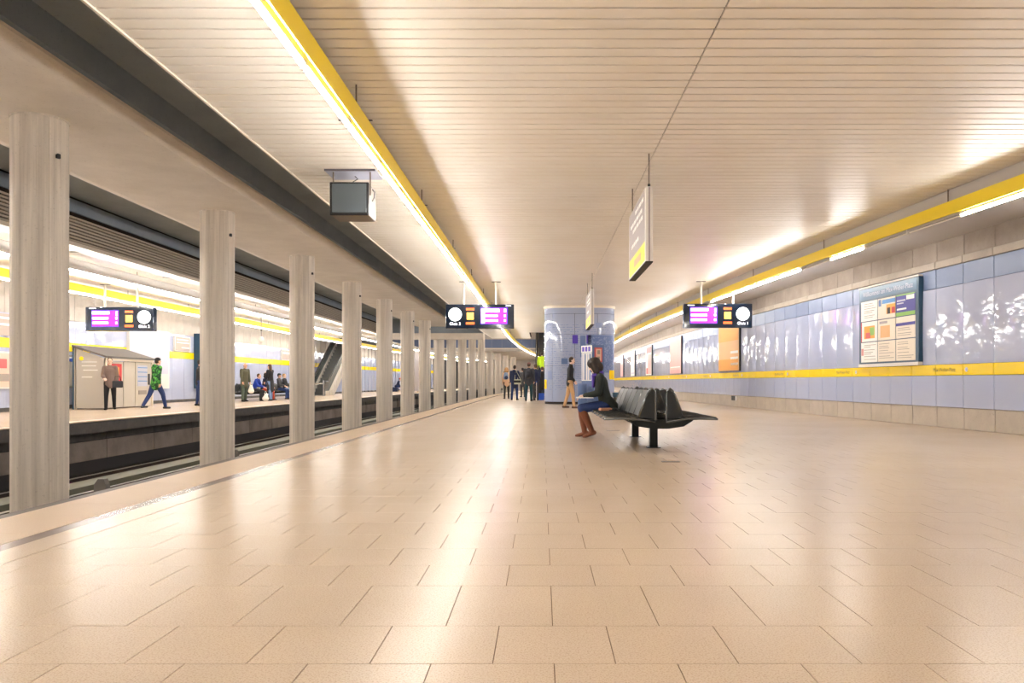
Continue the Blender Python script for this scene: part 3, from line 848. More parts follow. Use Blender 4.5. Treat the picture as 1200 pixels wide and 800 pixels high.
def curved_patch(s0, s1, z0, z1, off, thick, step=0.08):
    ss = frange(s0, s1, step)
    vs = []
    for s in ss:
        p, n = at_per(s)
        for o in (off - thick, off):
            q = p + n * o
            vs += [(q.x, q.y, z0), (q.x, q.y, z1)]
    fs = [(0, 1, 3, 2), tuple(4 * (len(ss) - 1) + k for k in (0, 2, 3, 1))]
    for i in range(len(ss) - 1):
        a, b = 4 * i, 4 * i + 4
        fs += [(a + 2, a + 3, b + 3, b + 2), (a, b, b + 1, a + 1), (a + 1, b + 1, b + 3, a + 3), (a, a + 2, b + 2, b)]
    return MB().add(vs, fs)
npan = 14
for i in range(npan):
    s0 = per[-1] * i / npan + 0.006; s1 = per[-1] * (i + 1) / npan - 0.006
    for z0, z1 in ((0.10, 1.55), (1.56, 2.83), (2.84, 3.66)):
        curved_patch(s0, s1, z0, z1, 0.0, 0.03).build('enamel_panel', M['pillar_blue'], pil, 30)
MB().prism(rounded(PX0 - 0.03, PX1 + 0.03, PY0 - 0.03, PY1 + 0.03, PR), CEIL - 0.10, CEIL - 0.002, 'z').build('top_ring', M['trimw'], pil, 30)
curved_patch(0, per[-1] - 0.001, 3.67, CEIL - 0.1, 0.0, 0.03).build('top_band', M['pillar_blue'], pil, 30)
MB().prism(rounded(PX0 + 0.05, PX1 - 0.05, PY0 + 0.05, PY1 - 0.05, PR), 0.0, 0.10, 'z').build('plinth', M['joint'], pil, 30)
# printed old-document lines and blue areas on the enamel (front side: perimeter positions around the corner at PX0,PY0)
s_front0 = per[-1] - (PX1 - PX0 - 2 * PR)          # start of the straight front, left end
arc = PR * math.pi / 2
pr = MB()
def S_of_x(frac):                                    # 0 = left silhouette, 1 = right silhouette (unrolled)
    return s_front0 - arc * 0.75 + frac * (PX1 - PX0 - 2 * PR + 1.5 * arc)
z = 3.2
while z > 0.55:
    f = 0.06 + random.uniform(0, 0.04)
    end = 0.52 + random.uniform(-0.06, 0.06) if z < 2.8 else 0.9
    while f < end:
        ln = random.uniform(0.01, 0.045)
        b = curved_patch(S_of_x(f), S_of_x(min(f + ln, end)), z, z + random.choice((0.018, 0.024)), 0.002, 0.003, 0.2)
        pr.add(b.v, b.f)
        f += ln + random.choice((0.006, 0.01, 0.02, 0.05))
    z -= random.choice((0.075, 0.085, 0.1))
tag(pr.build('printed_text_lines', M['print_mid'], pil), kind='stuff')
for f0, f1, z0, z1, m_ in ((0.60, 0.985, 1.28, 2.8, 'print_blue'), (0.40, 0.47, 2.45, 2.8, 'purple'), (0.58, 0.64, 2.45, 2.8, 'purple'), (0.50, 0.57, 1.9, 2.78, 'print_blue'), (0.26, 0.34, 1.62, 1.86, 'steel_blue'), (0.06, 0.13, 1.0, 1.35, 'print_pale'),
                           (0.55, 0.62, 2.95, 3.25, 'print_pale'), (0.70, 0.78, 3.1, 3.3, 'print_pale')):
    curved_patch(S_of_x(f0), S_of_x(f1), z0, z1, 0.004, 0.004).build('printed_area', M[m_], pil, 30)
pr2 = MB()
for i in range(420):
    f = random.uniform(0.61, 0.97); z = random.uniform(1.3, 2.7)
    b = curved_patch(S_of_x(f), S_of_x(f + random.uniform(0.004, 0.02)), z, z + random.uniform(0.01, 0.06), 0.006, 0.002, 0.2)
    pr2.add(b.v, b.f)
tag(pr2.build('printed_engraving', M['print_pale'], pil), kind='stuff')
curved_patch(S_of_x(-0.05), S_of_x(0.03), 0.62, 1.0, 0.008, 0.008).build('yellow_plaque', M['yellow'], pil, 30)
curved_patch(S_of_x(0.89), S_of_x(1.03), 1.0, 1.38, 0.008, 0.008).build('yellow_plaque', M['yellow'], pil, 30)

# information column with brochure face and red framed notice
t = thing('information_column', 'blue grey information column with red framed notice before the pillar', 'info column', (1.95, 30.4, 0), R(30))
MB().box(-0.28, 0.28, -0.36, 0.36, 0.04, 2.3).build('body', M['steel_blue'], t)
MB().box(-0.25, 0.25, -0.33, 0.33, 0.0, 0.04).build('base', M['black'], t)
MB().box(-0.295, -0.28, -0.34, 0.34, 0.95, 2.0).build('leaflet_face', M['whitepaper'], t)
hd = MB().box(-0.30, -0.28, -0.36, 0.36, 2.02, 2.28).build('header', M['whitepaper'], t)
for k in range(3):
    MB().box(-0.304, -0.30, -0.28 + 0.21 * k, -0.13 + 0.21 * k, 2.06, 2.24).build('blue_square', M['purple'], hd)
for k in range(4):
    MB().box(-0.30, -0.295, -0.30 + 0.17 * k, -0.20 + 0.17 * k, 0.98, 1.97).build('leaflet_stripe', M['lilac' if k % 2 else 'steel_blue'], t)
fr = MB().box(-0.17, 0.17, -0.385, -0.36, 1.65, 2.2).build('notice_frame', M['redframe'], t)
MB().box(-0.12, 0.12, -0.39, -0.385, 1.70, 2.15).build('notice_sheet', M['pinkpaper'], fr)
MB().box(-0.06, 0.06, -0.394, -0.39, 1.95, 2.10).build('notice_mark', M['greyink'], fr); MB().box(-0.05, 0.05, -0.394, -0.39, 1.76, 1.86).build('notice_mark', M['greyink'], fr)
t = thing('litter_bin', 'blue cylindrical litter bin beside the information column', 'bin', (1.52, 29.9, 0))
MB().tube([(0, 0, 0.0), (0, 0, 0.05), (0, 0, 0.06), (0, 0, 0.78)], [0.13, 0.13, 0.17, 0.18], 20).build('bin_body', M['steel_blue'], t, 30)
MB().tube([(0, 0, 0.78), (0, 0, 0.84)], [0.195, 0.185], 20).build('bin_rim', M['print_blue'], t, 30)
t = thing('litter_bin', 'dark litter bin with blue liner behind the bench', 'bin', (2.0, 20.3, 0))
bevel(MB().box(-0.2, 0.2, -0.2, 0.2, 0.05, 0.52).build('bin_body', M['black'], t), 0.02, 2)
MB().box(-0.15, 0.15, -0.15, 0.15, 0, 0.05).build('bin_foot', M['black'], t)
bevel(MB().box(-0.21, 0.21, -0.21, 0.21, 0.52, 0.64).build('blue_liner', M['teal'], t), 0.02, 2)
# flush floor plates near the bench
for x, y, w_, lab in ((1.47, 9.1, 0.2, 'dark flush floor plate in front of the bench'), (1.33, 14.9, 0.24, 'dark flush floor plate behind the seated woman\'s bench legs')):
    MB().box(-w_ / 2, w_ / 2, -0.045, 0.045, 0.0005, 0.004).build('floor_plate', M['nose'], tag(link('floor_outlet', None, None, (x, y, 0)), lab, 'floor plate'))

# ------------------------------------------------------------------ BENCH (double sided, wire mesh seats)
def make_bench(label, loc, n=6, rz=0):
    t = thing('platform_bench', label, 'bench', loc, rz, 'double-sided platform benches')
    L = 0.6 * n; hl = L / 2
    # local: y along, x across; origin at the centre
    for yy in (-1.08, 1.08):
        bevel(MB().box(-0.055, 0.055, yy - 0.055, yy + 0.055, 0.0, 0.34).build('leg', M['seatbase'], t), 0.006, 1)
        MB().box(-0.09, 0.09, yy - 0.09, yy + 0.09, 0.0, 0.008).build('foot_plate', M['seatbase'], t)
    bevel(MB().box(-0.07, 0.07, -hl + 0.1, hl - 0.1, 0.30, 0.39).build('beam', M['seatbase'], t), 0.008, 1)
    for i in range(n + 1):
        yy = -hl + 0.6 * i
        yy = min(max(yy, -hl + 0.03), hl - 0.03)
        MB().prism([(-0.42, 0.405), (-0.30, 0.33), (-0.10, 0.30), (0.10, 0.30), (0.30, 0.33), (0.42, 0.405), (0.42, 0.418), (-0.42, 0.418)], yy - 0.015, yy + 0.015).build('seat_arm', M['seatbase'], t)
    for s in (-1, 1):
        # seat and back outline: front edge -> seat rear -> back top
        prof = [(0.735, 0.425), (0.715, 0.445), (0.67, 0.452), (0.5, 0.44), (0.36, 0.428), (0.315, 0.435), (0.285, 0.47), (0.235, 0.60), (0.175, 0.755), (0.15, 0.80)]
        for i in range(n):
            ya, yb = -hl + 0.6 * i + 0.018, -hl + 0.6 * (i + 1) - 0.018
            def panel(pts, nm, mat):
                th = 0.006
                up = []; dn = []
                for j, (x, z) in enumerate(pts):
                    a = Vector(pts[max(j - 1, 0)]); b = Vector(pts[min(j + 1, len(pts) - 1)])
                    d = (b - a).normalized(); nn = Vector((-d.y, d.x))
                    up.append((s * (x + nn.x * th), z + nn.y * th)); dn.append((s * (x - nn.x * th), z - nn.y * th))
                return MB().prism(up + dn[::-1], ya, yb).build(nm, M[mat], t, 35)
            sp_ = panel(prof[1:6], 'seat_panel', 'seat')
            bp_ = panel(prof[6:10], 'back_panel', 'seat')
            # wire rods outlining each panel
            for yy in (ya, yb):
                MB().tube([(s * x, yy, z + 0.004) for x, z in prof[:7]], 0.008, 6).build('seat_rod', M['seatframe'], sp_, 'all')
                MB().tube([(s * x, yy, z) for x, z in prof[6:]] + [(s * 0.11, yy, 0.815), (s * 0.075, yy, 0.79)], 0.009, 6).build('back_rod', M['seatframe'], bp_, 'all')
            for q in range(1, 6):
                yy = ya + (yb - ya) * q / 6
                MB().tube([(s * x, yy, z + 0.006) for x, z in prof[1:6]], 0.004, 4).build('seat_wire', M['seatbase'], sp_, 'all')
            MB().tube([(s * prof[0][0], ya, prof[0][1]), (s * prof[0][0], yb, prof[0][1])], 0.010, 6).build('seat_front_rod', M['seatframe'], sp_, 'all')
        # end frames: loop tube and dark gusset
        for e in (-1, 1):
            yy = e * (hl - 0.002)
            fr_ = MB().tube([(s * 0.74, yy, 0.425), (s * 0.5, yy, 0.432), (s * 0.31, yy, 0.425), (s * 0.07, yy, 0.385), (s * 0.07, yy, 0.42), (s * 0.07, yy, 0.76), (s * 0.085, yy, 0.80), (s * 0.12, yy, 0.825), (s * 0.15, yy, 0.805), (s * 0.18, yy, 0.75), (s * 0.29, yy, 0.46)], 0.014, 8).build('end_frame', M['seatframe'], t, 'all')
            MB().prism([(s * 0.08, 0.43), (s * 0.28, 0.45), (s * 0.17, 0.76), (s * 0.12, 0.81), (s * 0.085, 0.79)], yy - 0.004, yy + 0.004).build('end_gusset', M['seat'], fr_)
    return t
BX, BY = 1.55, 12.16
bench = make_bench('dark wire-mesh double bench on the near platform where the woman sits', (BX, BY, 0))
FBX = -14.25
b2 = copy_tree(bench); b2.location = (FBX, 39.3, 0); b2['label'] = 'dark wire-mesh double bench on the opposite platform, nearer of two in line'
b3 = copy_tree(bench); b3.location = (FBX, 43.4, 0); b3['label'] = 'dark wire-mesh double bench on the opposite platform, farther of two in line'

# ------------------------------------------------------------------ KIOSK ON THE OPPOSITE PLATFORM
t = thing('vending_kiosk', 'grey shelter kiosk with sloping roof and vending machines across the tracks', 'kiosk', (-15.45, 26.3, 0))
KD, KL = 1.05, 3.2
MB().prism([(0.03, 0.03), (KD - 0.03, 0.03), (KD - 0.03, 1.68), (0.03, 2.02)], 0.0, 0.02, 'y').build('side_pane', M['glass'], t)
for z, a, b in ((1.55, 0.25, 0.75), (1.42, 0.25, 0.72), (1.28, 0.3, 0.78), (1.05, 0.25, 0.6)):
    MB().box(a, b, -0.004, 0.0, z, z + 0.03).build('side_lettering', M['whitepaper'], t)
MB().prism([(0.24 + 0.07 * math.cos(i * math.pi / 8), 1.68 + 0.07 * math.sin(i * math.pi / 8)) for i in range(16)], -0.006, -0.001).build('yellow_mark', M['yellow'], t)
for x, hh in ((0.0, 2.05), (KD - 0.06, 1.71)):
    for y in (0, KL - 0.06):
        MB().box(x, x + 0.06, y, y + 0.06, 0, hh).build('corner_post', M['kioskframe'], t)
MB().box(-0.05, 0.0, -0.02, 0.5, 0, 2.1).build('rear_edge', M['teal'], t)
MB().prism([(-0.05, 2.06), (KD + 0.06, 1.70), (KD + 0.06, 1.76), (-0.05, 2.13)], -0.06, KL + 0.06).build('roof', M['roofgrey'], t)
MB().box(KD - 0.05, KD + 0.02, 0, KL, 1.62, 1.70).build('front_beam', M['kioskframe'], t)
MB().box(0.05, KD - 0.08, KL - 0.05, KL - 0.03, 0.02, 1.65).build('end_pane', M['kiosk'], t)
for y0, y1, nm in ((0.06, 1.15, 'ticket_machine'), (1.2, 1.95, 'cabinet'), (2.0, 3.1, 'snack_machine')):
    p = MB().box(0.1, KD - 0.04, y0, y1, 0.04, 1.6).build(nm, M['kiosk'], t)
    if nm == 'ticket_machine':
        MB().box(KD - 0.04, KD - 0.02, y0 + 0.12, y1 - 0.12, 0.85, 1.52).build('red_poster', M['red'], p)
        MB().box(KD - 0.022, KD - 0.012, y0 + 0.4, y1 - 0.3, 1.15, 1.4).build('poster_motif', M['orange'], p)
    if nm == 'snack_machine':
        MB().box(KD - 0.04, KD - 0.02, y0 + 0.1, y1 - 0.3, 0.75, 1.5).build('machine_window', M['lilac'], p)
        for z in (0.92, 1.08, 1.24, 1.4): MB().box(KD - 0.022, KD - 0.012, y0 + 0.12, y1 - 0.32, z, z + 0.03).build('shelf_row', M['sky'], p)
        MB().box(KD - 0.04, KD - 0.02, y1 - 0.22, y1 - 0.1, 0.8, 1.2).build('coin_panel', M['black'], p)
        MB().box(KD - 0.04, KD - 0.02, y0 + 0.2, y1 - 0.35, 0.45, 0.6).build('delivery_flap', M['boxgrey'], p)

# signs and posters on the far wall (front faces +x)
def far_panel(name, label, cat, y0, y1, z0, z1, d, frame, fields, edge=None):
    t = thing(name, label, cat, (FAR_WALL + 0.03, y0, z0))
    L, H = y1 - y0, z1 - z0
    MB().box(0, d, 0, L, 0, H).build('frame', M[frame], t)
    for i, (nm, a, b, c, e, m) in enumerate(fields):
        MB().box(d, d + 0.006 + 0.004 * i, a * L, b * L, c * H, e * H).build(nm, M[m], t)
    return t
far_panel('notice_board', 'tall white notice panel on the far wall behind the green jacketed man', 'notice board', 31.0, 34.3, 0.62, 3.05, 0.12, 'white',
          [('grey_picture', 0.03, 0.97, 0.25, 0.78, 'lilac'), ('print', 0.1, 0.7, 0.38, 0.46, 'taupe'), ('print', 0.1, 0.75, 0.28, 0.36, 'salmon'), ('orange_print', 0.1, 0.6, 0.18, 0.27, 'orange')])
far_panel('station_sign', 'taupe station sign with white lettering on the far wall', 'sign', 34.9, 36.4, 2.26, 2.92, 0.1, 'white',
          [('sign_face', 0.03, 0.97, 0.04, 0.96, 'taupe'), ('lettering', 0.1, 0.85, 0.74, 0.82, 'whitepaper'), ('lettering', 0.1, 0.9, 0.55, 0.62, 'whitepaper'), ('lettering', 0.4, 0.9, 0.22, 0.29, 'whitepaper')])
bb = far_panel('advert_billboard', 'large backlit billboard with dark thick frame behind the second column', 'billboard', 37.0, 40.2, 0.6, 3.15, 0.4, 'teal', [('sheet', 0.03, 0.97, 0.03, 0.97, 'taupe')])
far_panel('station_sign', 'small station sign on the far wall above the seated people', 'sign', 49.2, 51.0, 2.26, 2.9, 0.1, 'white', [('sign_face', 0.03, 0.97, 0.04, 0.96, 'taupe'), ('lettering', 0.1, 0.8, 0.6, 0.75, 'whitepaper')])
far_panel('station_sign', 'dark sign on the far wall between the fifth and sixth columns', 'sign', 75, 78.2, 2.3, 3.0, 0.1, 'teal', [('sign_face', 0.2, 0.97, 0.04, 0.96, 'lilac')])
far_panel('advert_poster', 'poster with red and white sheet at the left picture edge across the tracks', 'poster', 22.4, 24.35, 0.7, 1.82, 0.06, 'white', [('sheet', 0.06, 0.94, 0.05, 0.95, 'pinkpaper'), ('red_print', 0.2, 0.8, 0.55, 0.8, 'redframe'), ('text_block', 0.15, 0.85, 0.2, 0.4, 'greyink')])
far_panel('advert_poster', 'white poster with yellow mark between nearest column and kiosk', 'poster', 26.6, 28.1, 0.7, 1.82, 0.06, 'boxgrey', [('sheet', 0.06, 0.94, 0.05, 0.95, 'whitepaper'), ('yellow_mark', 0.6, 0.85, 0.8, 0.93, 'yellow'), ('blue_mark', 0.2, 0.5, 0.8, 0.9, 'royal')])
far_panel('timetable_sign', 'grey timetable sign high on far wall at the left picture edge', 'sign', 22.5, 24.4, 2.3, 2.95, 0.1, 'taupe', [('lettering', 0.1, 0.9, 0.75, 0.85, 'whitepaper'), ('lettering', 0.1, 0.8, 0.45, 0.55, 'whitepaper')])
# hanging loudspeaker
t = thing('hanging_loudspeaker', 'small white ball loudspeaker hung over the opposite platform', 'loudspeaker', (-12.9, 36.6, 2.75))
MB().ellipsoid((0, 0, 0.1), (0.12, 0.12, 0.14)).build('speaker_ball', M['white'], t, 'all')
MB().tube([(0, 0, 0.2), (0, 0, 3.92 - 2.75)], 0.012, 6).build('hanging_rod', M['dark_plate'], t)
MB().tube([(0, 0, 0.5), (0, 0, 0.58)], 0.03, 6).build('rod_joint', M['black'], t)

# ------------------------------------------------------------------ ESCALATORS
def escalator(label, x0, x1, y0, rise, clad, side_wall=None):
    """runs up along +y from y0"""
    t = thing('escalator', label, 'escalator', ((x0 + x1) / 2, y0, 0))
    hw = (x1 - x0) / 2
    run = rise / math.tan(R(30))
    def zof(y):  # tread line
        return 0.0 if y < 1.2 else min(rise, (y - 1.2) * math.tan(R(30)))
    n = int(run / 0.40)
    MB().box(-hw + 0.2, hw - 0.2, 0.0, 1.2, -0.05, 0.02).build('landing_plate', M['step'], t)
    stp = MB()
    stp.prism([(0, 0), (0.40, 0), (0.40, 0.231), (0.37, 0.231), (0.0, 0.0)], -hw + 0.22, hw - 0.22, 'x')
    sm = MB().box(-hw + 0.22, hw - 0.22, 0, 0.41, -0.12, 0.231).mesh('step', M['step'])
    nose = MB().box(-hw + 0.22, hw - 0.22, -0.01, 0.03, 0.215, 0.236).mesh('step_nose', M['cover'])
    for i in range(n):
        o = link('step', sm, t, (0, 1.2 + 0.40 * i, 0.231 * i))
        link('step_nose', nose, o)
    for s in (-1, 1):
        xa, xb = s * (hw - 0.02), s * (hw - 0.2)
        line = [(0.0, 0.0), (1.0, 0.0), (1.2 + run, rise), (1.2 + run, rise + 0.95), (1.0, 0.88), (0.3, 0.88), (0.12, 0.78), (0.02, 0.6), (0.0, 0.45)]
        MB().prism(line, min(xa, xb) + 0.06, max(xa, xb) - 0.06, 'x').build('balustrade', M['balustrade'], t)
        hr = [(s * (hw - 0.11), 0.35, 0.35), (s * (hw - 0.11), 0.1, 0.4), (s * (hw - 0.11), -0.03, 0.55), (s * (hw - 0.11), 0.0, 0.75), (s * (hw - 0.11), 0.14, 0.89), (s * (hw - 0.11), 0.35, 0.94), (s * (hw - 0.11), 1.1, 0.95), (s * (hw - 0.11), 1.2 + run, rise + 0.98)]
        MB().tube(hr, 0.045, 8).build('handrail', M['handrail'], t, 30)
        MB().prism([(0.1, -0.02), (1.1, -0.02), (1.25 + run, rise), (1.25 + run, rise + 0.32), (1.1, 0.32), (0.1, 0.3)], min(xa, xb) - 0.0, max(xa, xb) + 0.0, 'x').build('skirt', M[clad], t)
        MB().prism([(0.25, 0.86), (1.0, 0.86), (1.2 + run, rise + 0.88), (1.2 + run, rise + 0.93), (1.0, 0.905), (0.25, 0.905)], min(xa, xb) + 0.03, max(xa, xb) - 0.03, 'x').build('deck_rail', M['chrome'], t)
    if side_wall:
        MB().prism([(1.6, -0.0), (1.25 + run, rise - 0.32), (1.25 + run, rise + 0.3), (1.05, 0.35), (1.0, 0.0)], hw, hw + 0.12, 'x').build('side_cladding', M['esc_clad'], t)
        for i in range(14):
            yy = 1.8 + i * 0.5
            if yy < run: MB().box(hw + 0.12, hw + 0.13, yy, yy + 0.02, max(0, (yy - 1.6) * 0.55), 0.3 + (yy - 1.1) * 0.57).build('cladding_joint', M['boxgrey'], t)
    return t
escalator('dark escalator rising beyond the left edge of the blue pillar', -0.42, 0.85, 44.6, 6.2, 'balustrade')
fe_ = escalator('escalator with pale side cladding rising on the opposite platform', -15.35, -14.0, 51.6, 6.0, 'esc_clad', True)
t = thing('barrier_post', 'pale barrier post with rail at the foot of the far escalator', 'barrier', (-13.6, 49.6, 0))
MB().tube([(0, 0, 0), (0, 0, 1.0)], 0.05, 8).build('post', M['chrome'], t); MB().tube([(-0.7, 0, 0), (-0.7, 0, 0.85)], 0.05, 8).build('post', M['chrome'], t); MB().tube([(0, 0, 0.8), (-0.7, 0, 0.8)], 0.03, 8).build('rail', M['chrome'], t)
# tall lilac partition beyond the far escalator
tag(MB().box(-12.3, -11.9, 74.5, 79.5, 0, 4.25).build('partition_wall', M['signgrey']), 'tall grey partition seen beside the seventh column', 'wall', kind='structure')

# ------------------------------------------------------------------ PEOPLE
plain('skin', 226, 178, 150, 0.55); plain('skin_pale', 240, 204, 182, 0.55)
plain('hair_dark', 46, 34, 28, 0.6); plain('hair_brown', 84, 58, 40, 0.6); plain('hair_grey', 150, 140, 130, 0.6); plain('hair_blond', 198, 150, 100, 0.6)
for a in (('c_black', 28, 28, 32), ('c_darkgreen', 34, 42, 38), ('c_jeans', 30, 52, 104), ('c_lightjeans', 122, 146, 186), ('c_boot', 126, 72, 46), ('c_khaki', 196, 158, 116), ('c_navy', 22, 34, 66), ('c_tan', 216, 176, 142),
          ('c_teal', 20, 58, 66), ('c_olive', 84, 84, 66), ('c_greengrey', 76, 88, 74), ('c_blue', 28, 66, 178), ('c_orange', 206, 82, 50), ('c_grey', 76, 76, 80), ('c_taupe', 128, 108, 100), ('c_purple', 92, 66, 168),
          ('c_white', 232, 228, 220), ('c_bagblue', 132, 152, 180), ('c_cream', 196, 196, 170), ('c_brown', 96, 66, 50), ('c_hiviz', 205, 240, 40), ('c_cap', 150, 100, 96), ('c_charcoal', 50, 50, 56)):
    plain(*a, 0.75)
M['eye'] = new_mat('eye', rgb(40, 30, 26), 0.2)
M['lip'] = new_mat('lip', rgb(176, 96, 90), 0.5)
# green patterned jacket
M['c_camo'] = new_mat('green_patterned_jacket', rgb(60, 150, 60), 0.8)
N_, L_, P_ = nodes(M['c_camo'])
n_ = noise(M['c_camo'], 11, 2, 0.5, 'Object')
r_ = ramp(M['c_camo'], n_.outputs[0], [(0.40, rgb(24, 66, 40)), (0.5, rgb(64, 150, 64)), (0.6, rgb(110, 196, 86))]); r_.color_ramp.interpolation = 'CONSTANT'
L_.new(r_.outputs[0], P_.inputs['Base Color'])

class Cap:
    """closed tapered capsules, later fused into one skin"""
    def __init__(self): self.mb = MB()
    def seg(self, p0, p1, r0, r1, wide=(1, 1), lat=(1, 0, 0), n=14):
        p0, p1 = Vector(p0), Vector(p1)
        d = (p1 - p0)
        if d.length < 1e-6: d = Vector((0, 0, 1e-4))
        dn = d.normalized()
        e1 = Vector(lat) - dn * Vector(lat).dot(dn)
        if e1.length < 1e-3: e1 = dn.orthogonal()
        e1.normalize(); e2 = dn.cross(e1)
        def rr(r, w): return (r * w, r)
        rings = []
        for t in (-80, -55, -28, 0):
            rings.append((p0 + dn * r0 * math.sin(R(t)) * 1.0, r0 * math.cos(R(t)), wide[0]))
        rings.append(((p0 + p1) / 2, (r0 + r1) / 2, (wide[0] + wide[1]) / 2))
        for t in (0, 28, 55, 80):
            rings.append((p1 + dn * r1 * math.sin(R(t)), r1 * math.cos(R(t)), wide[1]))
        vs = []; fs = []
        for c, r, w in rings:
            for k in range(n):
                a = 2 * math.pi * k / n
                vs.append(c + e1 * math.cos(a) * r * w + e2 * math.sin(a) * r)
        m = len(rings)
        for i in range(m - 1):
            for k in range(n):
                fs.append((i * n + k, i * n + (k + 1) % n, (i + 1) * n + (k + 1) % n, (i + 1) * n + k))
        fs.append(tuple(range(n - 1, -1, -1))); fs.append(tuple((m - 1) * n + k for k in range(n)))
        self.mb.add(vs, fs); return self
    def chain(self, pts, lat=(1, 0, 0)):
        for a, b in zip(pts[:-1], pts[1:]):
            self.seg(a[0], b[0], a[1], b[1], (a[2] if len(a) > 2 else 1, b[2] if len(b) > 2 else 1), lat)
        return self
    def ell(self, c, r, rot=None):
        b = MB().ellipsoid((0, 0, 0), r, 18, 12)
        m = Matrix.Translation(c) @ (rot.to_4x4() if rot else Matrix.Identity(4))
        self.mb.add([m @ Vector(v) for v in b.v], b.f); return self
    def fuse(self, name, mat, parent, voxel, smooth=3):
        me = self.mb.mesh(name, M[mat])
        o = link('fuse_tmp', me)
        r = o.modifiers.new('r', 'REMESH'); r.mode = 'VOXEL'; r.voxel_size = voxel; r.use_smooth_shade = True
        s = o.modifiers.new('s', 'SMOOTH'); s.factor = 0.5; s.iterations = smooth
        dg = bpy.context.evaluated_depsgraph_get()
        out = bpy.data.meshes.new_from_object(o.evaluated_get(dg))
        bpy.data.objects.remove(o)
        out.name = name
        if not out.materials: out.materials.append(M[mat])
        out.polygons.foreach_set('use_smooth', [True] * len(out.polygons))
        return link(name, out, parent)

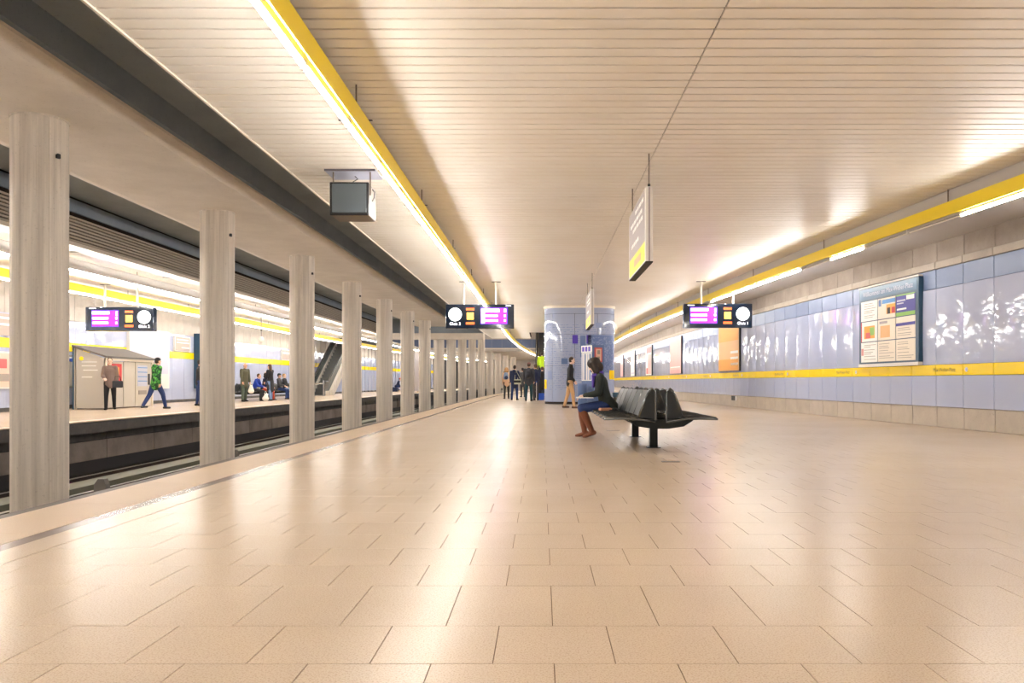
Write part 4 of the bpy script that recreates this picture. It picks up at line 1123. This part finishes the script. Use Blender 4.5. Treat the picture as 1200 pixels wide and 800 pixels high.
def person(label, loc, rz, h=1.74, female=False, lean=4, legs=((4, 4, 3), (-3, 3, 3)), arms=((6, 12, 8, 0), (0, 14, 8, 0)), head=(0, 0), seat=None,
           skin='skin', hair='hair_dark', hairstyle='short', top='c_black', hem=0.10, bottom='c_jeans', shoes='c_black', boots=False, scarf=None, hat=None, collar=None, skirt=None, hood=False,
           voxel=0.010, group='people on the platforms', bulk=1.0, foot_pitch=(0, 0), drop=0.0):
    """legs: (thigh pitch, knee bend, spread) for the right (+x) then the left (-x) leg; arms: (shoulder pitch, elbow bend, spread, inward).
       local frame: +y is forward"""
    t = thing('person', label, 'person', loc, rz, group)
    s = h / 1.75
    V = lambda *a: Vector(a) * s
    le = R(lean)
    up = Vector((0, math.sin(le), math.cos(le))); fwd = Vector((0, math.cos(le), -math.sin(le))); X = Vector((1, 0, 0))
    # legs first, relative to the pelvis at the origin
    jl = []
    for sd, (a, k, ab), fp in zip((1, -1), legs, foot_pitch):
        hip = V(sd * 0.09, 0, -0.03)
        d1 = Vector((sd * math.sin(R(ab)), math.sin(R(a)), -math.cos(R(a)))).normalized()
        kn = hip + d1 * 0.43 * s
        d2 = Vector((sd * math.sin(R(ab)) * 0.3, math.sin(R(a - k)), -math.cos(R(a - k)))).normalized()
        an = kn + d2 * 0.41 * s
        fd = Vector((sd * 0.15, math.cos(R(fp)), math.sin(R(fp)))).normalized()
        jl.append((hip, kn, an, fd))
    zmin = min(j[2].z for j in jl) - 0.085 * s
    off = Vector((0, 0, -zmin if seat is None else seat + 0.11 * s)) + Vector((0, 0, -drop))
    P = off.copy()
    jl = [(a + off, b + off, c + off, d) for a, b, c, d in jl]
    sh_w = 0.165 if female else 0.185
    T = lambda u, f=0.0, x=0.0: P + (up * u + fwd * f + X * x) * s
    ja = []
    for sd, (a, e, ab, inw) in zip((1, -1), arms):
        sh = T(0.475, 0.0, sd * sh_w)
        d1 = Vector((sd * math.sin(R(ab)), math.sin(R(a)), -math.cos(R(a)))).normalized()
        el = sh + d1 * 0.285 * s
        d2 = Vector((-sd * inw, math.sin(R(a + e)), -math.cos(R(a + e)))).normalized()
        wr = el + d2 * 0.25 * s
        ja.append((sh, el, wr, d2))
    hp, hy = R(head[0]), R(head[1])
    nk = T(0.50); nb = T(0.575, 0.01)
    hrot = Euler((-hp, 0, hy)).to_matrix()
    hc = nb + (up * 0.06 + hrot @ Vector((0, 0.02, 0.055))) * s
    H = lambda x, y, z: hc + hrot @ Vector((x, y, z)) * s
    # ---- body: one continuous skin
    B = Cap()
    B.chain([(T(-0.03), 0.10 * s, 1.45), (T(0.10), 0.092 * s, 1.4), (T(0.22), 0.088 * s, 1.36), (T(0.38), 0.10 * s, 1.45), (T(0.47), 0.07 * s, 1.6)])
    for sh, el, wr, d in ja:
        B.seg(T(0.45), sh, 0.07 * s, 0.052 * s); B.seg(sh, el, 0.05 * s, 0.04 * s); B.seg(el, wr, 0.04 * s, 0.026 * s)
    for hi, kn, an, fd in jl:
        B.seg(hi, kn, 0.085 * s, 0.055 * s); B.seg(kn, kn + (an - kn) * 0.35, 0.052 * s, 0.054 * s); B.seg(kn + (an - kn) * 0.35, an, 0.054 * s, 0.034 * s)
        B.seg(an + Vector((0, 0, -0.045 * s)) - fd * 0.04 * s, an + Vector((0, 0, -0.05 * s)) + fd * 0.13 * s, 0.034 * s, 0.026 * s, (1.0, 1.3))
    B.seg(nk, nb + up * 0.04 * s, 0.056 * s, 0.05 * s)
    B.ell(H(0, -0.005, 0.03), Vector((0.074, 0.092, 0.088)) * s, hrot).ell(H(0, 0.022, -0.035), Vector((0.056, 0.066, 0.078)) * s, hrot)
    B.ell(H(0, 0.09, -0.015), Vector((0.012, 0.020, 0.022)) * s, hrot).ell(H(0, 0.070, -0.095), Vector((0.024, 0.02, 0.018)) * s, hrot)
    for sd in (1, -1): B.ell(H(sd * 0.074, -0.01, -0.005), Vector((0.010, 0.018, 0.030)) * s, hrot)
    # hands with five fingers
    for sd, (sh, el, wr, d) in zip((1, -1), ja):
        lat = Vector((0, 1, 0)) if abs(d.y) < 0.6 else Vector((1, 0, 0))
        lat = (lat - d * lat.dot(d)).normalized()
        nrm = d.cross(lat)
        if nrm.dot(Vector((-sd, 0, -0.4))) < 0: nrm = -nrm
        B.seg(wr, wr + d * 0.075 * s, 0.022 * s, 0.020 * s, (1.3, 1.9), lat)
        for q, (ln, o_) in enumerate(((0.066, 0.032), (0.076, 0.011), (0.070, -0.011), (0.054, -0.032))):
            b0 = wr + (d * 0.085 + lat * o_) * s
            b1 = b0 + (d * 0.8 + nrm * 0.35).normalized() * ln * 0.5 * s + lat * o_ * 0.12 * s
            b2 = b1 + (d * 0.5 + nrm * 0.8).normalized() * ln * 0.5 * s
            B.seg(b0, b1, 0.0095 * s, 0.009 * s, n=8); B.seg(b1, b2, 0.009 * s, 0.008 * s, n=8)
        b0 = wr + (d * 0.03 + lat * 0.035) * s
        b1 = b0 + (d * 0.6 + lat * 0.7 + nrm * 0.3).normalized() * 0.04 * s
        B.seg(b0, b1, 0.012 * s, 0.010 * s, n=8); B.seg(b1, b1 + (d * 0.9 + nrm * 0.4).normalized() * 0.03 * s, 0.010 * s, 0.008 * s, n=8)
    B.fuse('body', skin, t, voxel * 0.75, 2)
    # eyes and mouth
    e = MB()
    for sd in (1, -1): e.ellipsoid(tuple(H(sd * 0.030, 0.082, 0.005)), (0.011 * s, 0.008 * s, 0.007 * s), 8, 6)
    e.build('eyes', M['eye'], t, 'all')
    MB().ellipsoid(tuple(H(0, 0.083, -0.058)), (0.022 * s, 0.008 * s, 0.006 * s), 8, 6).build('mouth', M['lip'], t, 'all')
    # hair
    C = Cap()
    if hairstyle == 'bald':
        C.ell(H(0, -0.045, -0.005), Vector((0.078, 0.062, 0.05)) * s, hrot)
    else:
        C.ell(H(0, -0.022, 0.045), Vector((0.082, 0.094, 0.085)) * s, hrot).ell(H(0, -0.045, 0.0), Vector((0.078, 0.066, 0.075)) * s, hrot)
        if hairstyle == 'bob':
            C.ell(H(0, -0.015, 0.055), Vector((0.106, 0.122, 0.095)) * s, hrot)
            C.ell(H(0, -0.06, -0.045), Vector((0.108, 0.085, 0.105)) * s, hrot)
            for sd in (1, -1):
                C.seg(H(sd * 0.075, 0.01, 0.04), H(sd * 0.092, 0.012, -0.105), 0.042 * s, 0.045 * s, (1, 0.8), hrot @ Vector((1, 0, 0)))
                C.seg(H(sd * 0.07, 0.06, 0.06), H(sd * 0.090, 0.055, -0.085), 0.03 * s, 0.028 * s, (1, 0.8), hrot @ Vector((1, 0, 0)))
        if hairstyle == 'long':
            C.seg(H(0, -0.05, 0.0), H(0, -0.085, -0.22), 0.075 * s, 0.05 * s, (1.1, 1.2))
    C.fuse('hair', hair, t, voxel, 2)
    # trousers
    C = Cap()
    if bottom:
        C.chain([(T(0.10), 0.10 * s, 1.42), (T(-0.03), 0.112 * s, 1.42)])
        for hi, kn, an, fd in jl:
            C.seg(hi, kn, 0.097 * s * bulk, 0.068 * s * bulk); C.seg(kn, an + Vector((0, 0, 0.0)), 0.066 * s * bulk, (0.05 if not boots else 0.045) * s * bulk)
        C.fuse('trousers', bottom, t, voxel, 3)
    # shoes
    C = Cap()
    for hi, kn, an, fd in jl:
        C.seg(an + Vector((0, 0, -0.048 * s)) - fd * 0.045 * s, an + Vector((0, 0, -0.055 * s)) + fd * 0.14 * s, 0.042 * s, 0.032 * s, (1.0, 1.35))
        C.seg(an, an + Vector((0, 0, -0.05 * s)), 0.045 * s, 0.04 * s)
        if boots: C.seg(kn + (an - kn) * 0.12, kn + (an - kn) * 0.4, 0.066 * s, 0.068 * s); C.seg(kn + (an - kn) * 0.4, an, 0.068 * s, 0.048 * s)
    C.fuse('boots' if boots else 'shoes', shoes, t, voxel, 2)
    # jacket
    C = Cap()
    b = bulk
    C.chain([(T(0.0), 0.125 * s * b, 1.42), (T(0.10), 0.115 * s * b, 1.42), (T(0.24), 0.112 * s * b, 1.38), (T(0.38), 0.122 * s * b, 1.45), (T(0.465), 0.088 * s, 1.6)])
    if hem and seat is None:
        C.seg(T(0.0), P + Vector((0, 0, -hem * s)), 0.125 * s * b, 0.13 * s * b, (1.42, 1.42))
    elif hem:
        C.seg(T(0.02, -0.02), T(-0.07, -0.09), 0.125 * s, 0.11 * s, (1.5, 1.6))
    for sh, el, wr, d in ja:
        C.seg(T(0.44), sh, 0.085 * s, 0.072 * s); C.seg(sh, el, 0.070 * s * b, 0.058 * s * b); C.seg(el, wr - d * 0.01 * s, 0.058 * s * b, 0.043 * s * b)
    C.seg(T(0.48), T(0.53, 0.0), 0.075 * s, 0.066 * s)
    if hood: C.ell(T(0.52, -0.09), Vector((0.10, 0.06, 0.07)) * s)
    C.fuse('jacket', top, t, voxel, 3)
    if skirt:
        C = Cap()
        k = (jl[0][1] + jl[1][1]) / 2
        C.seg(P, P + (k - P) * 0.9, 0.13 * s, 0.15 * s, (1.4, 1.4))
        C.fuse('skirt', skirt, t, voxel, 3)
    if scarf:
        C = Cap()
        for k in range(10):
            a0, a1 = 2 * math.pi * k / 10, 2 * math.pi * (k + 1) / 10
            C.seg(T(0.535 + 0.012 * math.sin(a0 * 2), 0.01 + 0.07 * math.cos(a0), 0.07 * math.sin(a0)), T(0.535 + 0.012 * math.sin(a1 * 2), 0.01 + 0.07 * math.cos(a1), 0.07 * math.sin(a1)), 0.032 * s, 0.032 * s)
        C.seg(T(0.52, 0.10, 0.02), T(0.34, 0.14, 0.03), 0.034 * s, 0.026 * s, (1.3, 1.5)); C.seg(T(0.52, 0.10, -0.03), T(0.38, 0.135, -0.05), 0.032 * s, 0.024 * s, (1.3, 1.5))
        C.fuse('scarf', scarf, t, voxel, 2)
    if hat:
        C = Cap()
        C.ell(H(0, -0.012, 0.06), Vector((0.088, 0.10, 0.078)) * s, hrot)
        C.fuse('hat', hat, t, voxel, 2)
    t['_'] = 0
    del t['_']
    return t, dict(ja=ja, jl=jl, P=P, T=T, H=H, s=s)
def world_pt(t, v):
    return Matrix.Translation(t.location) @ Matrix.Rotation(t.rotation_euler.z, 4, 'Z') @ Vector(v)

# woman reading on the bench, facing -x
FACE_LEFT, FACE_RIGHT, FACE_AWAY, FACE_CAM = R(90), R(-90), 0.0, R(180)
w, wi = person('seated woman reading papers, black jacket, purple scarf, jeans and brown boots', (1.06, 13.15, 0), FACE_LEFT, 1.66, True, lean=14,
               legs=((84, 92, 2), (82, 106, 2)), arms=((2, 78, 6, 0.16), (6, 72, 6, 0.16)), head=(26, 6), seat=0.45, hair='hair_dark', hairstyle='bob', skin='skin_pale',
               top='c_darkgreen', hem=0.1, bottom='c_jeans', shoes='c_boot', boots=True, scarf='c_purple', voxel=0.008, foot_pitch=(-14, -20), group='people on the near platform', drop=0.0)
pt = thing('open_papers', 'white open booklet on the lap of the seated woman', 'booklet', (0.70, 13.15, 0.648), FACE_LEFT)
bevel(MB().box(-0.20, -0.004, -0.14, 0.13, 0, 0.012).build('page_block', M['whitepaper'], pt), 0.003, 1); bevel(MB().box(0.004, 0.20, -0.14, 0.13, 0, 0.012).build('page_block', M['whitepaper'], pt), 0.003, 1)
MB().box(-0.205, 0.205, -0.145, 0.135, -0.005, 0.0).build('cover', M['lilac'], pt)
for k in range(8): MB().box(-0.17, -0.03, -0.10 + 0.028 * k, -0.092 + 0.028 * k, 0.012, 0.0125).build('text_line', M['greyink'], pt); MB().box(0.03, 0.17, -0.10 + 0.028 * k, -0.092 + 0.028 * k, 0.012, 0.0125).build('text_line', M['greyink'], pt)
bp = thing('red_purse', 'small red purse with a dark strap lying on the bench beside the seated woman', 'purse', (1.0, 12.55, 0.455), R(20))
bevel(MB().box(-0.10, 0.10, -0.05, 0.05, 0, 0.045).build('purse_body', M['cardboard'], bp), 0.015, 2)
MB().tube([(0.1, 0, 0.03), (0.16, -0.02, 0.05), (0.2, -0.08, 0.015), (0.13, -0.13, 0.012), (0.02, -0.1, 0.012)], 0.008, 6).build('strap', M['black'], bp, 'all')

person('man in dark jacket and khaki trousers walking past the blue pillar', (0.97, 27.4, 0), FACE_RIGHT, 1.76, lean=3, legs=((12, 6, 2), (-10, 6, 2)), arms=((-6, 40, 8, 0.1), (-14, 55, 10, 0.1)), head=(4, 0),
       top='c_black', bottom='c_khaki', shoes='c_brown', hair='hair_dark', skin='skin_pale', hem=0.1, group='people on the near platform', voxel=0.009)
# group by the escalator
person('woman in tan coat wearing a pale blue backpack, seen from behind', (-1.88, 42.4, 0), R(10), 1.64, True, lean=3, legs=((3, 3, 3), (-2, 3, 3)), hair='hair_blond', hairstyle='bob', top='c_tan', hem=0.14, bottom='c_black', group='people on the near platform')
person('person in navy coat and blue jeans with a cream shoulder bag', (-1.36, 39.6, 0), R(-15), 1.72, lean=2, legs=((8, 4, 2), (-6, 6, 2)), hair='hair_dark', top='c_navy', hem=0.24, bottom='c_jeans', hood=True, group='people on the near platform')
person('person in grey jacket standing half hidden behind the group', (-1.12, 47.0, 0), R(20), 1.72, top='c_grey', hem=0.22, bottom='c_charcoal', group='people on the near platform')
person('tall man with reddish cap, dark backpack and teal trousers', (-0.62, 37.6, 0), R(-10), 1.8, lean=2, bulk=1.1, top='c_charcoal', hem=0.12, bottom='c_teal', hair='hair_brown', hat='c_cap', group='people on the near platform')
person('person in navy jacket holding a blue bag beside the capped man', (-0.30, 38.9, 0), R(25), 1.76, lean=2, top='c_navy', hem=0.14, bottom='c_charcoal', hair='hair_brown', group='people on the near platform')
person('person in black coat at the foot of the escalator', (0.02, 40.6, 0), R(5), 1.66, True, lean=2, bulk=1.15, top='c_black', hem=0.3, bottom='c_black', hair='hair_brown', group='people on the near platform')
person('person in yellow high-visibility jacket riding up the escalator', (0.0, 47.25, 0.924), 0, 1.74, top='c_hiviz', hem=0.1, bottom='c_navy', group='people on the near platform')
# bags
def backpack(label, loc, rz, mat, base=None):
    t = thing('backpack', label, 'backpack', loc, rz)
    C = Cap(); C.seg((0, 0, 0.09), (0, 0, 0.30), 0.10, 0.09, (1.5, 1.3)); C.fuse('pack_body', mat, t, 0.012, 3)
    C = Cap(); C.seg((0, -0.075, 0.08), (0, -0.07, 0.16), 0.06, 0.055, (1.6, 1.5)); C.fuse('front_pocket', base or mat, t, 0.012, 3)
    for s in (-1, 1): MB().tube([(s * 0.09, 0.05, 0.38), (s * 0.10, 0.12, 0.42), (s * 0.11, 0.2, 0.35)], 0.014, 6).build('shoulder_strap', M[base or mat], t)
backpack('pale blue backpack worn on the tan coat', (-1.90, 42.23, 1.02), R(10), 'c_bagblue', 'c_navy')
backpack('dark backpack on the back of the capped man', (-0.65, 37.42, 1.06), R(-10), 'c_charcoal', 'c_black')
def satchel(label, loc, rz, mat, flap, strap_to):
    t = thing('shoulder_bag', label, 'bag', loc, rz)
    bevel(MB().box(-0.18, 0.18, -0.05, 0.05, 0, 0.24).build('bag_body', M[mat], t), 0.03, 2)
    bevel(MB().box(-0.185, 0.185, -0.06, -0.045, 0.08, 0.2).build('flap', M[flap], t), 0.006, 1)
    MB().tube([(-0.16, 0, 0.22), strap_to, (0.16, 0, 0.22)], 0.014, 6).build('strap', M[mat], t)
satchel('cream satchel hanging at the hip of the navy coat', (-1.20, 39.42, 0.78), R(-15), 'c_cream', 'c_black', (-0.12, 0.08, 0.72))
t = thing('shopping_bag', 'bright blue bag standing on the floor at the escalator foot', 'bag', (-0.06, 39.6, 0))
bevel(MB().box(-0.17, 0.17, -0.1, 0.1, 0, 0.34).build('bag_body', M['royal'], t), 0.04, 2); MB().tube([(-0.1, 0, 0.33), (-0.08, 0, 0.47), (0.08, 0, 0.47), (0.1, 0, 0.33)], 0.012, 6).build('handle', M['c_navy'], t)
t = thing('walking_stick', 'white walking stick held by the person in navy jacket', 'walking stick', (-0.26, 38.45, 0))
MB().tube([(0, 0, 0), (0.0, 0, 0.88)], 0.016, 6).build('shaft', M['white'], t); MB().tube([(0.0, 0, 0.88), (0.0, -0.05, 0.93), (0, -0.11, 0.9)], 0.018, 6).build('handle', M['royal'], t)

# across the tracks
FG = 'people on the opposite platform'
a_, ai = person('woman in taupe jacket and black trousers with a handbag on her arm', (-14.1, 26.0, 0), R(205), 1.68, True, lean=3, legs=((8, 6, 3), (-6, 8, 3)), arms=((10, 60, 10, 0.3), (-2, 15, 10, 0)), hair='hair_brown', top='c_taupe', hem=0.10, bottom='c_black', skin='skin_pale', group=FG, bulk=1.08)
t = thing('handbag', 'dark handbag on the arm of the woman in taupe', 'handbag', (-13.72, 25.75, 0.72), R(60))
bevel(MB().box(-0.16, 0.16, -0.06, 0.06, 0, 0.22).build('bag_body', M['c_charcoal'], t), 0.03, 2); MB().tube([(-0.12, 0, 0.2), (-0.08, 0, 0.36), (0.08, 0, 0.36), (0.12, 0, 0.2)], 0.012, 6).build('handle', M['c_black'], t)
person('man in green patterned jacket and black cap walking away in jeans', (-13.05, 26.9, 0), R(-35), 1.76, lean=5, legs=((26, 14, 3), (-20, 12, 3)), arms=((-12, 16, 12, 0), (14, 14, 12, 0)), hair='hair_dark', hat='c_black', top='c_camo', hem=0.14, bottom='c_jeans', shoes='c_charcoal', group=FG, bulk=1.12, hood=True)
person('person in dark clothes half hidden by the second column', (-13.05, 30.3, 0), R(-60), 1.74, lean=2, top='c_black', bottom='c_jeans', group=FG)
person('standing bald man in olive coat at the end of the far bench', (-13.75, 36.8, 0), R(-120), 1.76, hair='hair_grey', hairstyle='bald', top='c_olive', hem=0.22, bottom='c_greengrey', group=FG, bulk=1.1)
SX = FBX + 0.50
def sitter(y, **k):
    lab = k.pop('label')
    return person(lab, (SX, y, 0), FACE_RIGHT, k.pop('h', 1.7), k.pop('female', False), lean=k.pop('lean', 8), legs=((82, 84, 3), (80, 76, 3)), arms=k.pop('arms', ((20, 55, 8, 0.2), (18, 50, 8, 0.2))), seat=0.45, group=FG, **k)
sitter(38.0, label='seated person in bright blue jacket on the far bench', lean=22, top='c_blue', bottom='c_charcoal', hair='hair_brown')
sitter(39.4, label='seated woman with red trousers and dark coat on the far bench', female=True, top='c_navy', bottom='c_orange', hair='hair_dark', hairstyle='bob')
person('standing woman in black jacket and grey skirt before the far bench', (-12.95, 38.0, 0), R(70), 1.74, True, lean=3, legs=((6, 4, 4), (-6, 4, 4)), arms=((20, 110, 8, 0.3), (5, 20, 10, 0)), top='c_black', hem=0.02, bottom='c_lightjeans', skirt='c_charcoal', hair='hair_brown', hairstyle='long', group=FG)
sitter(41.7, label='seated man in dark jacket leaning back, nearer of a chatting pair', lean=-2, top='c_charcoal', bottom='c_jeans', hair='hair_dark', hat='c_charcoal')
sitter(42.7, label='seated man in black jacket, farther of a chatting pair', lean=-8, top='c_black', bottom='c_lightjeans', hair='hair_blond', skin='skin_pale')
sitter(44.2, label='seated person partly hidden by the third column', lean=6, top='c_black', bottom='c_jeans')
person('crouching person in blue clothes far down the opposite platform', (-13.3, 73.0, 0), R(-80), 1.7, lean=25, legs=((95, 95, 5), (85, 85, 5)), seat=0.42, top='c_navy', bottom='c_jeans', hat='c_orange', group=FG)
tag(MB().box(-13.75, -13.2, 72.6, 73.4, 0.0, 0.40).build('luggage_trunk', M['c_navy']), 'dark trunk used as a seat far down the opposite platform', 'trunk')
t = thing('carrier_bag', 'white carrier bag standing by the person in blue', 'bag', (-13.05, 37.6, 0))
C = Cap(); C.seg((0, 0, 0.12), (0.03, 0, 0.30), 0.13, 0.07, (1.2, 1.0)); C.fuse('bag_body', 'c_white', t, 0.015, 3)
MB().tube([(-0.06, 0, 0.33), (0, 0, 0.46), (0.08, 0, 0.33)], 0.012, 6).build('handle', M['c_white'], t)
t = thing('carrier_bag', 'white carrier bag held by the bald man in olive', 'bag', (-13.42, 36.75, 0.38))
C = Cap(); C.seg((0, 0, 0.10), (0.0, 0, 0.32), 0.12, 0.07, (1.2, 1.0)); C.fuse('bag_body', 'c_white', t, 0.015, 3)
MB().tube([(-0.06, 0, 0.36), (0, 0, 0.46), (0.06, 0, 0.36)], 0.012, 6).build('handle', M['c_white'], t)
bpy.context.view_layer.update()
